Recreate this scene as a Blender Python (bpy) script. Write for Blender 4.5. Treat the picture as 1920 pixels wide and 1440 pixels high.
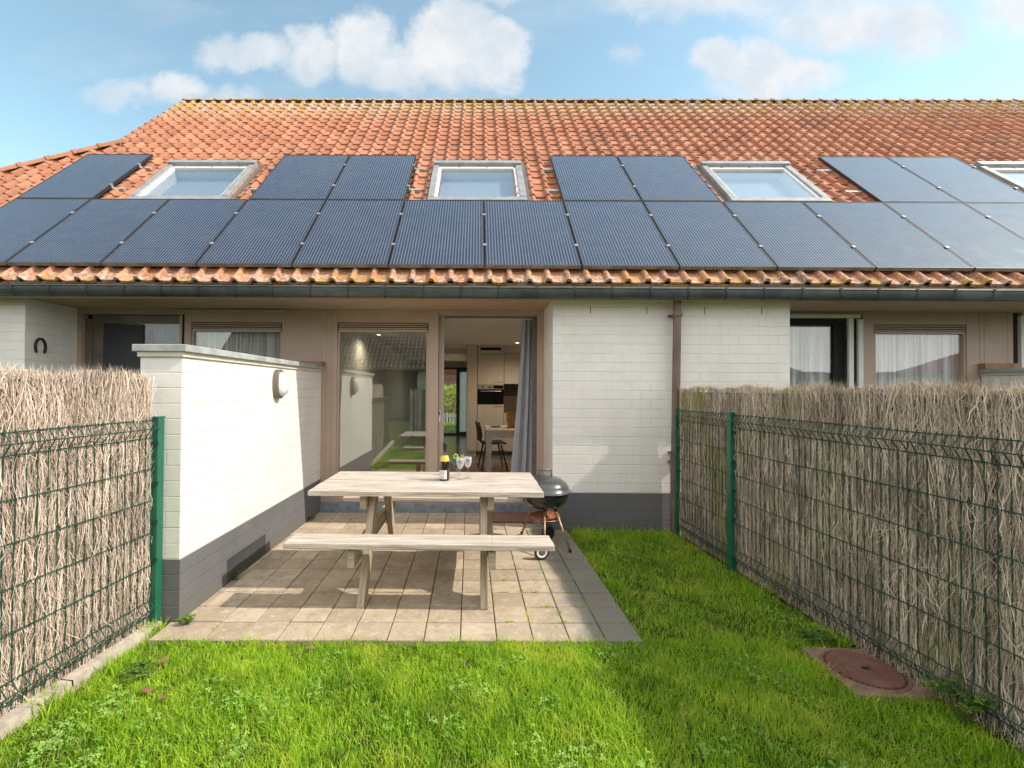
import bpy, bmesh, math, random
import numpy as np
from mathutils import Vector, Matrix
random.seed(7)
RNG = np.random.default_rng(11)
R = math.radians
scene = bpy.context.scene
for o in list(bpy.data.objects):
    bpy.data.objects.remove(o)
COL = scene.collection

# ------------------------------------------------------------------ camera
FPX, YAW, PITCH, ROLL = 864.7, .0077, .0130, .0058
cam = bpy.data.cameras.new("camera")
cam.sensor_width = 36
cam.lens = 36 * FPX / 1920
cam.shift_x = (960 - 886.21) / 1920
cam.shift_y = (718.87 - 720) / 1920
cam.clip_start = .05
cam.clip_end = 2000
camo = bpy.data.objects.new("camera", cam)
COL.objects.link(camo)
camo.location = (0, 0, 1.5)
fw = Vector((-math.sin(YAW) * math.cos(PITCH), math.cos(YAW) * math.cos(PITCH), math.sin(PITCH)))
rt = Vector((math.cos(YAW), math.sin(YAW), 0))
up = rt.cross(fw)
rt2 = rt * math.cos(ROLL) + up * math.sin(ROLL)
up2 = -rt * math.sin(ROLL) + up * math.cos(ROLL)
camo.rotation_euler = Matrix((rt2, up2, -fw)).transposed().to_euler()
scene.camera = camo

# ------------------------------------------------------------------ sun + sky
SUNV = Vector((1.02, -.19, 1.0)).normalized()
EL = math.asin(SUNV.z)
sun = bpy.data.lights.new("sun", 'SUN')
sun.energy = 2.2
sun.angle = R(.53)
sun.color = (1.0, .93, .82)
suno = bpy.data.objects.new("sun", sun)
COL.objects.link(suno)
suno.rotation_euler = SUNV.to_track_quat('Z', 'Y').to_euler()
suno.location = (8, -2, 9)

scene.view_settings.view_transform = 'Standard'
scene.view_settings.look = 'None'
scene.view_settings.gamma = 1
scene.view_settings.exposure = 1.18

world = bpy.data.worlds.new("World")
scene.world = world
world.use_nodes = True


class NT:
    """small node-tree writer"""
    def __init__(s, tree):
        s.t = tree
        tree.nodes.clear()

    def n(s, typ, **kw):
        nd = s.t.nodes.new(typ)
        for k, v in kw.items():
            if k == 'inp':
                for a, b in v.items():
                    s.set(nd, a, b)
            else:
                setattr(nd, k, v)
        return nd

    def set(s, nd, a, b):
        sock = nd.inputs[a]
        if isinstance(b, bpy.types.NodeSocket):
            s.t.links.new(b, sock)
        else:
            if hasattr(sock, 'default_value') and not isinstance(sock.default_value, (float, int)) and len(sock.default_value) == 4 and len(b) == 3:
                b = (*b, 1)
            sock.default_value = b

    def m(s, op, a, b=None, c=None, clamp=False):
        nd = s.t.nodes.new('ShaderNodeMath')
        nd.operation = op
        nd.use_clamp = clamp
        s.set(nd, 0, a)
        if b is not None: s.set(nd, 1, b)
        if c is not None: s.set(nd, 2, c)
        return nd.outputs[0]

    def mix(s, f, a, b, mode='MIX'):
        nd = s.t.nodes.new('ShaderNodeMix')
        nd.data_type = 'RGBA'
        nd.blend_type = mode
        s.set(nd, 0, f)
        s.set(nd, 6, a if isinstance(a, bpy.types.NodeSocket) else (*a[:3], 1))
        s.set(nd, 7, b if isinstance(b, bpy.types.NodeSocket) else (*b[:3], 1))
        return nd.outputs[2]

    def noise(s, scale, vec=None, detail=4, rough=.55, out=0, dist=0.0):
        nd = s.n('ShaderNodeTexNoise', inp={'Scale': scale, 'Detail': detail, 'Roughness': rough, 'Distortion': dist})
        if vec is not None: s.set(nd, 'Vector', vec)
        return nd.outputs[out]

    def ss(s, v, a, b, c=0.0, d=1.0):
        nd = s.n('ShaderNodeMapRange', interpolation_type='SMOOTHSTEP', inp={0: v, 1: a, 2: b, 3: c, 4: d})
        return nd.outputs[0]

    def mapping(s, vec, scale=(1, 1, 1), loc=(0, 0, 0), rot=(0, 0, 0)):
        nd = s.n('ShaderNodeMapping', inp={'Vector': vec, 'Scale': scale, 'Location': loc, 'Rotation': rot})
        return nd.outputs[0]

    def link(s, a, b):
        s.t.links.new(a, b)


w = NT(world.node_tree)
sky = w.n('ShaderNodeTexSky', sky_type='NISHITA', sun_disc=False, sun_elevation=EL,
          sun_rotation=math.atan2(SUNV.x, SUNV.y), altitude=0, air_density=1.0, dust_density=.5, ozone_density=1.2)
tc = w.n('ShaderNodeTexCoord')
sep = w.n('ShaderNodeSeparateXYZ', inp={0: tc.outputs['Generated']})
ya = w.m('MAXIMUM', w.m('ABSOLUTE', sep.outputs[1]), .06)
U = w.m('DIVIDE', sep.outputs[0], ya)
V = w.m('DIVIDE', sep.outputs[2], ya)
uv = w.n('ShaderNodeCombineXYZ', inp={0: U, 1: V, 2: w.m('MULTIPLY', sep.outputs[1], .6)}).outputs[0]
warp = w.noise(9, uv, 6, .62, out=1)
warp2 = w.noise(34, uv, 5, .6, out=1)
wv = w.n('ShaderNodeVectorMath', operation='MULTIPLY_ADD', inp={0: warp, 1: (.12, .10, 0), 2: uv}).outputs[0]
wv = w.n('ShaderNodeVectorMath', operation='MULTIPLY_ADD', inp={0: warp2, 1: (.035, .035, 0), 2: wv}).outputs[0]
wv = w.n('ShaderNodeVectorMath', operation='SUBTRACT', inp={0: wv, 1: (.0775, .0675, 0)}).outputs[0]
# clouds: u, v, radius u, radius v, strength
BL = [(-.245, .755, .075, .095, 1.2), (-.36, .73, .08, .07, 1.0), (-.06, .755, .095, .12, 1.4), (.035, .735, .085, .085, 1.25), (-.14, .70, .16, .07, 1.0),
      (-.49, .735, .10, .05, .8), (-.57, .725, .06, .035, .6),
      (-.66, .655, .07, .045, .85), (-.77, .645, .10, .035, .6), (-.53, .64, .10, .03, .65),
      (.52, .715, .06, .052, 1.1), (.62, .70, .09, .07, 1.3), (.70, .685, .09, .05, 1.0), (.60, .66, .13, .035, .7),
      (.325, .735, .045, .028, .5), (.50, .855, .28, .055, .75), (.80, .80, .20, .075, 1.0), (.95, .79, .12, .085, 1.0), (1.2, .84, .16, .09, .9),
      (.03, .85, .09, .02, .5), (1.7, .7, .3, .1, .9), (-1.5, .8, .3, .09, .9), (-.3, 1.3, .4, .16, .9), (1.0, 1.4, .5, .2, 1.0), (-1.3, 1.6, .5, .2, .9)]
acc = None
swv = w.n('ShaderNodeSeparateXYZ', inp={0: wv})
for (u0, v0, ru, rv, st) in BL:
    du = w.m('MULTIPLY', w.m('SUBTRACT', swv.outputs[0], u0), 1 / ru)
    dv = w.m('MULTIPLY', w.m('SUBTRACT', swv.outputs[1], v0), 1 / rv)
    r2 = w.m('ADD', w.m('MULTIPLY', du, du), w.m('MULTIPLY', dv, dv))
    d = w.m('MULTIPLY', w.m('SUBTRACT', 1.35, r2), st * .7)
    acc = d if acc is None else w.m('MAXIMUM', acc, d)
dens = w.ss(acc, .02, .92)
soft = w.noise(16, wv, 5, .6)
dens = w.m('MULTIPLY', dens, w.ss(soft, .1, .6, .62, .95))
wisp = w.m('MULTIPLY', w.ss(w.noise(2.2, w.mapping(uv, scale=(1, 2.6, 1)), 6, .6), w.ss(sep.outputs[1], -.25, .1, .28, .46), w.ss(sep.outputs[1], -.25, .1, .55, .76)), w.ss(sep.outputs[1], -.25, .1, .95, .30))
dens = w.m('MAXIMUM', dens, wisp)
shade = w.ss(w.noise(11, w.mapping(wv, loc=(0, -.02, 0)), 4, .5), .3, .7)
ccol = w.mix(shade, (2.25, 2.42, 2.58), (2.78, 2.80, 2.82))
# added bright cloud in the unseen sky behind the camera, fills the shaded facade
ccol = w.mix(w.ss(sep.outputs[1], .05, -.2), ccol, (6.0, 5.85, 5.85))
skyc = w.mix(1.0, sky.outputs[0], (.98, 1.00, .77), 'MULTIPLY')
skyc = w.mix(dens, skyc, ccol)
bg = w.n('ShaderNodeBackground', inp={'Color': skyc, 'Strength': .15})
wo = w.n('ShaderNodeOutputWorld', inp={0: bg.outputs[0]})
scene.cycles.max_bounces = 8
scene.cycles.transparent_max_bounces = 24


# ------------------------------------------------------------------ object helpers
def tag(o, label=None, cat=None, group=None, kind=None):
    if label: o['label'] = label
    if cat: o['category'] = cat
    if group: o['group'] = group
    if kind: o['kind'] = kind
    return o


def empty(name, loc=(0, 0, 0), rz=0, label=None, cat=None, group=None):
    o = bpy.data.objects.new(name, None)
    COL.objects.link(o)
    o.location = loc
    o.rotation_euler = (0, 0, rz)
    o.empty_display_size = .1
    return tag(o, label, cat, group)


def finish(name, me, mat, parent=None, bevel=0, smooth=False, auto=None):
    me.materials.append(mat)
    o = bpy.data.objects.new(name, me)
    COL.objects.link(o)
    if parent is not None:
        o.parent = parent
    if smooth:
        me.polygons.foreach_set('use_smooth', [True] * len(me.polygons))
    if bevel:
        b = o.modifiers.new('bevel', 'BEVEL')
        b.width = bevel
        b.segments = 2
        b.limit_method = 'ANGLE'
        b.angle_limit = R(40)
    return o


class MB:
    """collects shapes for ONE mesh"""
    def __init__(s):
        s.v, s.f, s.uv, s.rnd = [], [], [], []

    def face(s, pts, uvs=None, rnd=0.5):
        i = len(s.v)
        s.v += [tuple(p) for p in pts]
        s.f.append(tuple(range(i, i + len(pts))))
        if uvs is None:
            a, b, c = Vector(pts[0]), Vector(pts[1]), Vector(pts[2])
            n = (b - a).cross(c - a)
            ax = max(range(3), key=lambda k: abs(n[k]))
            ix = [(1, 2), (0, 2), (0, 1)][ax]
            uvs = [(p[ix[0]], p[ix[1]]) for p in pts]
        s.uv.append(uvs)
        s.rnd.append(rnd)

    def box(s, x0, x1, y0, y1, z0, z1, rnd=.5, grain=False, M=None):
        P = [Vector((x, y, z)) for z in (z0, z1) for y in (y0, y1) for x in (x0, x1)]
        L = [x1 - x0, y1 - y0, z1 - z0]
        g = max(range(3), key=lambda k: L[k])
        off = (rnd * 37.3, rnd * 11.7)
        for q in ((0, 2, 3, 1), (4, 5, 7, 6), (0, 1, 5, 4), (2, 6, 7, 3), (0, 4, 6, 2), (1, 3, 7, 5)):
            pts = [P[k] for k in q]
            if grain:
                a, b, c = pts[0], pts[1], pts[2]
                n = (b - a).cross(c - a)
                ax = max(range(3), key=lambda k: abs(n[k]))
                rem = [k for k in range(3) if k != ax]
                uu = g if g in rem else rem[0]
                vv = [k for k in rem if k != uu][0]
                uvs = [(p[uu] + off[0], p[vv] + off[1] + ax * .37) for p in pts]
            else:
                uvs = None
            if M is not None:
                if uvs is None:
                    a, b, c = pts[0], pts[1], pts[2]
                    n = (b - a).cross(c - a)
                    ax = max(range(3), key=lambda k: abs(n[k]))
                    ix = [(1, 2), (0, 2), (0, 1)][ax]
                    uvs = [(p[ix[0]], p[ix[1]]) for p in pts]
                pts = [M @ p for p in pts]
            s.face(pts, uvs, rnd)
        return s

    def beam(s, p0, p1, w_, h_, upv=(0, 0, 1), rnd=.5):
        """rectangular bar from p0 to p1, w_ wide across, h_ along upv"""
        p0, p1 = Vector(p0), Vector(p1)
        d = p1 - p0
        L = d.length
        d.normalize()
        side = d.cross(Vector(upv)).normalized()
        u2 = side.cross(d)
        M = Matrix.Translation(p0) @ Matrix((d, side, u2)).transposed().to_4x4()
        return s.box(0, L, -w_ / 2, w_ / 2, -h_ / 2, h_ / 2, rnd, True, M)

    def tube(s, pts, r, n=8, caps=True, rnd=.5):
        pts = [Vector(p) for p in pts]
        rs = r if isinstance(r, (list, tuple)) else [r] * len(pts)
        rings = []
        prev = None
        for i, p in enumerate(pts):
            d = (pts[min(i + 1, len(pts) - 1)] - pts[max(i - 1, 0)]).normalized()
            if prev is None:
                a = d.orthogonal().normalized()
            else:
                a = (prev - d * prev.dot(d))
                a = a.normalized() if a.length > 1e-6 else d.orthogonal().normalized()
            prev = a
            b = d.cross(a)
            rings.append([p + (a * math.cos(t) + b * math.sin(t)) * rs[i] for t in [2 * math.pi * k / n for k in range(n)]])
        base = len(s.v)
        for rg in rings: s.v += [tuple(q) for q in rg]
        acc_ = 0
        for i in range(len(rings) - 1):
            L = (pts[i + 1] - pts[i]).length
            for k in range(n):
                k2 = (k + 1) % n
                s.f.append((base + i * n + k, base + i * n + k2, base + (i + 1) * n + k2, base + (i + 1) * n + k))
                s.uv.append([(acc_, k / n), (acc_, (k + 1) / n), (acc_ + L, (k + 1) / n), (acc_ + L, k / n)])
                s.rnd.append(rnd)
            acc_ += L
        if caps:
            for rg, rev in ((0, True), (len(rings) - 1, False)):
                idx = [base + rg * n + k for k in range(n)]
                if rev: idx.reverse()
                s.f.append(tuple(idx))
                s.uv.append([(0, 0)] * n)
                s.rnd.append(rnd)
        return s

    def lathe(s, prof, c=(0, 0, 0), n=32, rnd=.5, squash=1):
        base = len(s.v)
        for (r_, z) in prof:
            for k in range(n):
                t = 2 * math.pi * k / n
                s.v.append((c[0] + r_ * math.cos(t), c[1] + r_ * math.sin(t) * squash, c[2] + z))
        for i in range(len(prof) - 1):
            for k in range(n):
                k2 = (k + 1) % n
                s.f.append((base + i * n + k, base + i * n + k2, base + (i + 1) * n + k2, base + (i + 1) * n + k))
                s.uv.append([(k / n, prof[i][1]), ((k + 1) / n, prof[i][1]), ((k + 1) / n, prof[i + 1][1]), (k / n, prof[i + 1][1])])
                s.rnd.append(rnd)
        return s

    def mesh(s, name):
        me = bpy.data.meshes.new(name)
        me.from_pydata(s.v, [], s.f)
        u = me.uv_layers.new(name='UVMap')
        flat = [c for f in s.uv for p in f for c in p]
        u.data.foreach_set('uv', flat)
        a = me.attributes.new('rnd', 'FLOAT', 'FACE')
        a.data.foreach_set('value', s.rnd)
        me.update()
        return me

    def build(s, name, mat, parent=None, bevel=0, smooth=False, weld=False, sharp=None):
        me = s.mesh(name)
        if weld or bevel:
            bm = bmesh.new()
            bm.from_mesh(me)
            bmesh.ops.remove_doubles(bm, verts=bm.verts, dist=1e-5)
            bm.to_mesh(me)
            bm.free()
        o = finish(name, me, mat, parent, bevel, smooth)
        if smooth and sharp:
            try:
                me.set_sharp_from_angle(angle=R(sharp))
            except Exception:
                pass
        return o


def ribbons(name, P, W, side, mat, rnd, parent=None):
    """P: N,S,3 centre lines; W: N,S half widths; side: N,3"""
    N, S, _ = P.shape
    a = P - side[:, None, :] * W[:, :, None]
    b = P + side[:, None, :] * W[:, :, None]
    vv = np.stack([a, b], axis=2).reshape(-1, 3).astype(np.float32)
    base = (np.arange(N) * S * 2)[:, None]
    seg = (np.arange(S - 1) * 2)[None, :]
    q0 = (base + seg)
    quads = np.stack([q0, q0 + 1, q0 + 3, q0 + 2], axis=2).reshape(-1, 4)
    me = bpy.data.meshes.new(name)
    me.vertices.add(len(vv))
    me.vertices.foreach_set('co', vv.ravel())
    nf = len(quads)
    me.loops.add(nf * 4)
    me.loops.foreach_set('vertex_index', quads.ravel().astype(np.int32))
    me.polygons.add(nf)
    me.polygons.foreach_set('loop_start', (np.arange(nf) * 4).astype(np.int32))
    me.polygons.foreach_set('loop_total', np.full(nf, 4, np.int32))
    me.update(calc_edges=True)
    at = me.attributes.new('rnd', 'FLOAT', 'POINT')
    at.data.foreach_set('value', np.repeat(rnd, S * 2).astype(np.float32))
    at = me.attributes.new('along', 'FLOAT', 'POINT')
    at.data.foreach_set('value', np.tile(np.repeat(np.linspace(0, 1, S), 2), N).astype(np.float32))
    me.polygons.foreach_set('use_smooth', [True] * nf)
    return finish(name, me, mat, parent)


# ------------------------------------------------------------------ materials
def mat(name):
    m = bpy.data.materials.new(name)
    m.use_nodes = True
    return m, NT(m.node_tree)


def out(t, sh, disp=None):
    o = t.n('ShaderNodeOutputMaterial')
    t.link(sh, o.inputs[0])


def bump(t, h, strength=.3, dist=.01, nrm=None):
    nd = t.n('ShaderNodeBump', inp={'Height': h, 'Strength': strength, 'Distance': dist})
    if nrm is not None: t.set(nd, 'Normal', nrm)
    return nd.outputs[0]


def simple(name, col, rough=.6, metal=0, var=.12, scale=8, spec=.5, bmp=.0, bscale=60, coat=0):
    m, t = mat(name)
    g = t.n('ShaderNodeNewGeometry').outputs['Position']
    n_ = t.noise(scale, g, 5)
    c = t.mix(t.ss(n_, .3, .7), tuple(x * (1 - var) for x in col), tuple(min(1, x * (1 + var)) for x in col))
    b = t.n('ShaderNodeBsdfPrincipled', inp={'Base Color': c, 'Roughness': rough, 'Metallic': metal, 'Specular IOR Level': spec, 'Coat Weight': coat})
    if bmp:
        t.set(b, 'Normal', bump(t, t.noise(bscale, g, 4), bmp, .004))
    out(t, b.outputs[0])
    return m


def attr(t, nm):
    return t.n('ShaderNodeAttribute', attribute_name=nm).outputs['Fac']


def brick_mat(name, col, dirt, bw=.21, rh=.1, jd=1.0, var=.05):
    m, t = mat(name)
    uvn = t.n('ShaderNodeUVMap').outputs[0]
    wob = t.n('ShaderNodeVectorMath', operation='MULTIPLY_ADD', inp={0: t.noise(6, uvn, 3, out=1), 1: (.006, .006, 0), 2: uvn}).outputs[0]
    br = t.n('ShaderNodeTexBrick', inp={'Vector': wob, 'Scale': 1, 'Mortar Size': .0045, 'Mortar Smooth': .55, 'Brick Width': bw, 'Row Height': rh,
                                        'Color1': (.2, .2, .2), 'Color2': (.8, .8, .8), 'Mortar': (.5, .5, .5), 'Bias': 0})
    br.offset = .5
    pos = t.n('ShaderNodeNewGeometry').outputs['Position']
    big = t.noise(1.6, pos, 6, .65)
    fine = t.noise(90, pos, 4, .6)
    c = t.mix(t.ss(big, .35, .75), col, dirt)
    zz = t.n('ShaderNodeSeparateXYZ', inp={0: pos}).outputs[2]
    streak = t.m('MULTIPLY', t.ss(t.noise(1, t.mapping(pos, scale=(22, 22, 1.2)), 5, .6), .52, .72), t.ss(t.noise(1.3, pos, 3), .4, .65))
    c = t.mix(t.m('MULTIPLY', streak, .16), c, tuple(x * .62 for x in dirt))
    splash = t.m('MULTIPLY', t.ss(t.m('ADD', zz, t.m('MULTIPLY', t.noise(9, pos, 5, .7), .22)), .30, .08), .45)
    c = t.mix(splash, c, (.13, .125, .085))
    tone = t.n('ShaderNodeSeparateColor', inp={0: br.outputs[0]}).outputs[0]
    c = t.mix(t.m('MULTIPLY', tone, var * 2), c, tuple(x * .82 for x in col))
    vis = t.ss(t.noise(2.3, pos, 3), .38, .66, .12, 1)
    vco = t.n('ShaderNodeSeparateXYZ', inp={0: wob}).outputs[1]
    hb_ = t.m('ABSOLUTE', t.m('SUBTRACT', t.m('FRACT', t.m('MULTIPLY', vco, 1 / rh)), .5))
    hline = t.m('MULTIPLY', t.ss(hb_, .455, .492), t.ss(t.noise(1, t.mapping(pos, scale=(1.6, 1.6, 9)), 3), .3, .6, .35, 1))
    c = t.mix(t.m('MULTIPLY', t.m('MAXIMUM', t.m('MULTIPLY', br.outputs[1], vis), hline), .30 * jd), c, tuple(x * .55 for x in col))
    h = t.m('ADD', t.m('MULTIPLY', t.m('MAXIMUM', t.m('MULTIPLY', br.outputs[1], vis), hline), -1.0), t.m('MULTIPLY', fine, .22))
    h = t.m('ADD', h, t.m('MULTIPLY', t.noise(14, pos, 3), .5))
    h = t.m('ADD', h, t.m('MULTIPLY', tone, .35))
    b = t.n('ShaderNodeBsdfPrincipled', inp={'Base Color': c, 'Roughness': .62, 'Specular IOR Level': .35, 'Normal': bump(t, h, .55, .006)})
    out(t, b.outputs[0])
    return m


M_WHITE = brick_mat('white_painted_brick', (.80, .765, .71), (.70, .66, .60))
M_BASE = brick_mat('dark_painted_brick', (.130, .127, .135), (.165, .158, .160), jd=.3)
M_BEIGE = simple('beige_panel', (.44, .325, .255), .42, var=.05, scale=3)
M_BEIGE2 = simple('beige_slat', (.47, .36, .29), .45, var=.05)
M_DARKGAP = simple('dark_gap', (.012, .011, .01), .8)
M_SOFFIT = simple('soffit_board', (.46, .33, .235), .6, var=.06, scale=2)
M_WFRAME = simple('white_frame', (.72, .71, .69), .4, var=.03)
M_ZINC = simple('zinc_gutter', (.085, .095, .095), .45, metal=.35, var=.25, scale=5, bmp=.1, bscale=14)
M_ZINCL = simple('zinc_light', (.30, .305, .30), .5, metal=.2, var=.15)
M_ZINCD = simple('dark_zinc', (.045, .05, .05), .5, metal=.3)
M_PIPE = simple('brown_pipe', (.15, .095, .08), .5, var=.25, scale=4)
M_BLUE = simple('bluestone', (.19, .225, .25), .6, var=.25, scale=14, bmp=.2)
M_COPE = simple('concrete_coping', (.36, .365, .355), .8, var=.22, scale=9, bmp=.35, bscale=120)
M_CREAM = simple('cream_moulding', (.62, .56, .46), .7, var=.08)
M_CONC = simple('concrete', (.42, .36, .29), .9, var=.2, scale=18, bmp=.5, bscale=150)
M_GREEN = simple('green_coated_metal', (.012, .12, .065), .38, var=.1, coat=.2)
M_GREEND = simple('green_wire', (.008, .060, .036), .45, var=.2)
M_ORANGEWOOD = simple('brown_wood_board', (.30, .16, .08), .6, var=.2)
M_BLACK = simple('black_plastic', (.012, .012, .013), .45)
M_ENAMEL = simple('black_enamel', (.02, .021, .021), .22, coat=.5)
M_LIDMAT = simple('grey_enamel', (.055, .057, .058), .28, coat=.5, var=.1)
M_COPPER = simple('weathered_brass_metal', (.42, .29, .17), .45, metal=.6, var=.3, scale=30)
M_RUST = simple('rusty_ash_tray', (.42, .17, .08), .6, metal=.3, var=.4, scale=20)
M_WHITEP = simple('white_plastic', (.75, .74, .70), .35)
M_TAUPE = simple('grey_brown_metal', (.17, .14, .12), .4, metal=.2)
M_MAT = simple('brown_coir', (.19, .10, .07), .95, var=.25, scale=60, bmp=.8, bscale=300)
M_IRON = simple('iron_horseshoe', (.018, .017, .018), .5, metal=.3)
# interior
M_INWALL = simple('interior_paint', (.60, .60, .56), .8, var=.02)
M_CEIL = simple('ceiling_paint', (.78, .76, .72), .8, var=.02)
M_CAB = simple('taupe_cabinet', (.60, .54, .47), .5, var=.03)
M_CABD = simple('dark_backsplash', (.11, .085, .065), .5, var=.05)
M_STEEL = simple('stainless', (.55, .53, .50), .3, metal=.8)
M_BGLASS = simple('black_oven_glass', (.006, .006, .006), .08)
M_FLOORG = simple('grey_floor_tile', (.20, .22, .21), .18, var=.1, scale=2)
M_FLOORB = simple('brown_floor', (.15, .08, .055), .35, var=.2, scale=3)
M_TBL = simple('grey_oak_table', (.55, .49, .41), .5, var=.1, scale=10)
M_BAG = simple('brown_paper', (.45, .24, .10), .8, var=.12)
M_ANTH = simple('anthracite_frame', (.045, .05, .055), .45)
M_CLOTHG = simple('grey_curtain_cloth', (.36, .37, .39), .85, var=.06, bmp=.2, bscale=400)
M_CLOTHD = simple('dark_curtain_cloth', (.055, .062, .075), .85, var=.1, bmp=.2, bscale=400)
M_REDROOF = simple('dark_red_roof', (.20, .05, .04), .8, var=.2)
M_BRICKR = simple('red_brick', (.28, .11, .07), .85, var=.25, scale=12)
M_GREYFLAT = simple('grey_cladding', (.10, .11, .13), .7, var=.1)


def sheer(name, col, tr=.35, folds=False):
    m, t = mat(name)
    if folds:   # fold shading painted into the cloth colour as darker vertical stripes
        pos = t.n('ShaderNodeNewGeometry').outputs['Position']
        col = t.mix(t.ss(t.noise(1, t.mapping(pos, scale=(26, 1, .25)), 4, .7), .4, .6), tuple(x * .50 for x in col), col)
    d = t.n('ShaderNodeBsdfDiffuse', inp={'Color': col})
    tl = t.n('ShaderNodeBsdfTranslucent', inp={'Color': col})
    mx = t.n('ShaderNodeMixShader', inp={0: tr, 1: d.outputs[0], 2: tl.outputs[0]})
    out(t, mx.outputs[0])
    return m


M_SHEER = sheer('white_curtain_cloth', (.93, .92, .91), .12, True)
M_SKYBACK = simple('sky_reflection_sheet', (.36, .42, .48), .8, var=.04)  # sheet under the skylight panes, reflected pale sky put into its colour
M_FROST = sheer('frosted_glass', (.80, .80, .76), .8)


def glass_mat(name, refl=1.0, tint=(.86, .90, .89)):
    m, t = mat(name)
    ge = t.n('ShaderNodeNewGeometry')
    pos = ge.outputs['Position']
    cs_ = t.n('ShaderNodeVectorMath', operation='DOT_PRODUCT', inp={0: ge.outputs['Normal'], 1: ge.outputs['Incoming']}).outputs['Value']
    fr = t.m('POWER', t.m('SUBTRACT', 1.0, t.m('ABSOLUTE', cs_), clamp=True), 5.0)   # same from both sides of the pane
    nb = bump(t, t.noise(1.3, pos, 2, .4), .018, .05)
    f = t.m('ADD', t.m('MULTIPLY', fr, .7 * refl), .085 * refl, clamp=True)
    tr = t.n('ShaderNodeBsdfTransparent', inp={'Color': tint})
    gl = t.n('ShaderNodeBsdfGlossy', inp={'Color': (1, 1, 1), 'Roughness': 0.0, 'Normal': nb})
    mx = t.n('ShaderNodeMixShader', inp={0: f, 1: tr.outputs[0], 2: gl.outputs[0]})
    out(t, mx.outputs[0])
    return m


M_GLASS = glass_mat('window_glass', 2.1)
M_GLASS2 = glass_mat('double_glazing', 1.0, (.97, .98, .98))
M_GLASSD = glass_mat('dim_window_glass', .55)
M_SCREEN = simple('insect_screen', (.045, .05, .055), .7)
M_GLASSW = glass_mat('clear_drinking_glass', .9, (.93, .94, .94))
M_SKYGLASS = glass_mat('skylight_glass', 2.2, (.98, .985, .99))


def wood_mat(name, c1, c2, knot=(.2, .15, .1)):
    m, t = mat(name)
    uvn = t.n('ShaderNodeUVMap').outputs[0]
    g1 = t.noise(1, t.mapping(uvn, scale=(2.2, 60, 1)), 6, .62, dist=.6)
    g2 = t.noise(1, t.mapping(uvn, scale=(7, 260, 1)), 4, .6)
    big = t.noise(1, t.mapping(uvn, scale=(1.2, 9, 1)), 4, .6)
    c = t.mix(t.ss(g1, .38, .60), c1, c2)
    c = t.mix(t.m('MULTIPLY', t.ss(big, .45, .8), .5), c, tuple(x * .72 for x in c1))
    c = t.mix(t.m('MULTIPLY', t.ss(g2, .52, .68), .6), c, tuple(x * .55 for x in c1))
    vo = t.n('ShaderNodeTexVoronoi', inp={'Vector': t.mapping(uvn, scale=(2.1, 7.5, 1)), 'Scale': 1, 'Randomness': 1}).outputs['Distance']
    c = t.mix(t.ss(vo, .05, .10, .75, 0), c, knot)
    h = t.m('ADD', g1, t.m('MULTIPLY', g2, .5))
    b = t.n('ShaderNodeBsdfPrincipled', inp={'Base Color': c, 'Roughness': .8, 'Specular IOR Level': .2, 'Normal': bump(t, h, .35, .004)})
    out(t, b.outputs[0])
    return m


M_WOOD = wood_mat('weathered_pine', (.36, .29, .235), (.62, .545, .47), (.17, .11, .07))
M_WOOD2 = wood_mat('brown_pine', (.36, .27, .18), (.50, .42, .32), (.2, .13, .08))  # browner pine for the legs and bearers


def roof_mat(name, c1, c2, c3, lichen=1.0, low=2.95, high=6.9):
    m, t = mat(name)
    r_ = attr(t, 'rnd')
    pos = t.n('ShaderNodeNewGeometry').outputs['Position']
    z = t.n('ShaderNodeSeparateXYZ', inp={0: pos}).outputs[2]
    c = t.mix(t.ss(r_, .0, 1), c1, c2)
    c = t.mix(t.m('MULTIPLY', t.ss(t.noise(2.6, pos, 6, .65), .42, .7), .85), c, c3)
    c = t.mix(t.m('MULTIPLY', t.ss(t.noise(1.1, pos, 5, .7), .5, .66), .35), c, (.30, .20, .13))
    c = t.mix(t.m('MULTIPLY', t.ss(t.noise(40, pos, 4, .7), .50, .72), .45), c, tuple(x * .42 for x in c1))
    # pale and yellow lichen crusts, thick along the ridge and the eave course
    zone = t.m('ADD', t.ss(z, high - .9, high + .35), t.ss(z, low + .0, low - .4), clamp=True)
    ln = t.noise(26, pos, 6, .75)
    ln2 = t.noise(5, pos, 4, .6)
    f1 = t.m('MULTIPLY', t.ss(t.m('ADD', ln, t.m('MULTIPLY', zone, .17)), .60, .72), .85 * lichen)
    c = t.mix(f1, c, t.mix(t.ss(ln2, .47, .56), (.52, .47, .38), (.45, .33, .06)))
    f2 = t.m('MULTIPLY', t.ss(t.m('ADD', t.noise(60, pos, 3, .7), t.m('MULTIPLY', zone, .12)), .68, .76), .8 * lichen)
    c = t.mix(f2, c, (.12, .11, .045))
    b = t.n('ShaderNodeBsdfPrincipled', inp={'Base Color': c, 'Roughness': .8, 'Specular IOR Level': .25,
                                             'Normal': bump(t, t.m('ADD', t.noise(120, pos, 4), ln), .35, .004)})
    out(t, b.outputs[0])
    return m


M_TILE = roof_mat('clay_roof_tile', (.37, .145, .078), (.49, .225, .130), (.27, .12, .075))
M_TILEG = roof_mat('grey_brown_roof_tile', (.17, .13, .10), (.24, .19, .15), (.13, .10, .08), .5)


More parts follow.
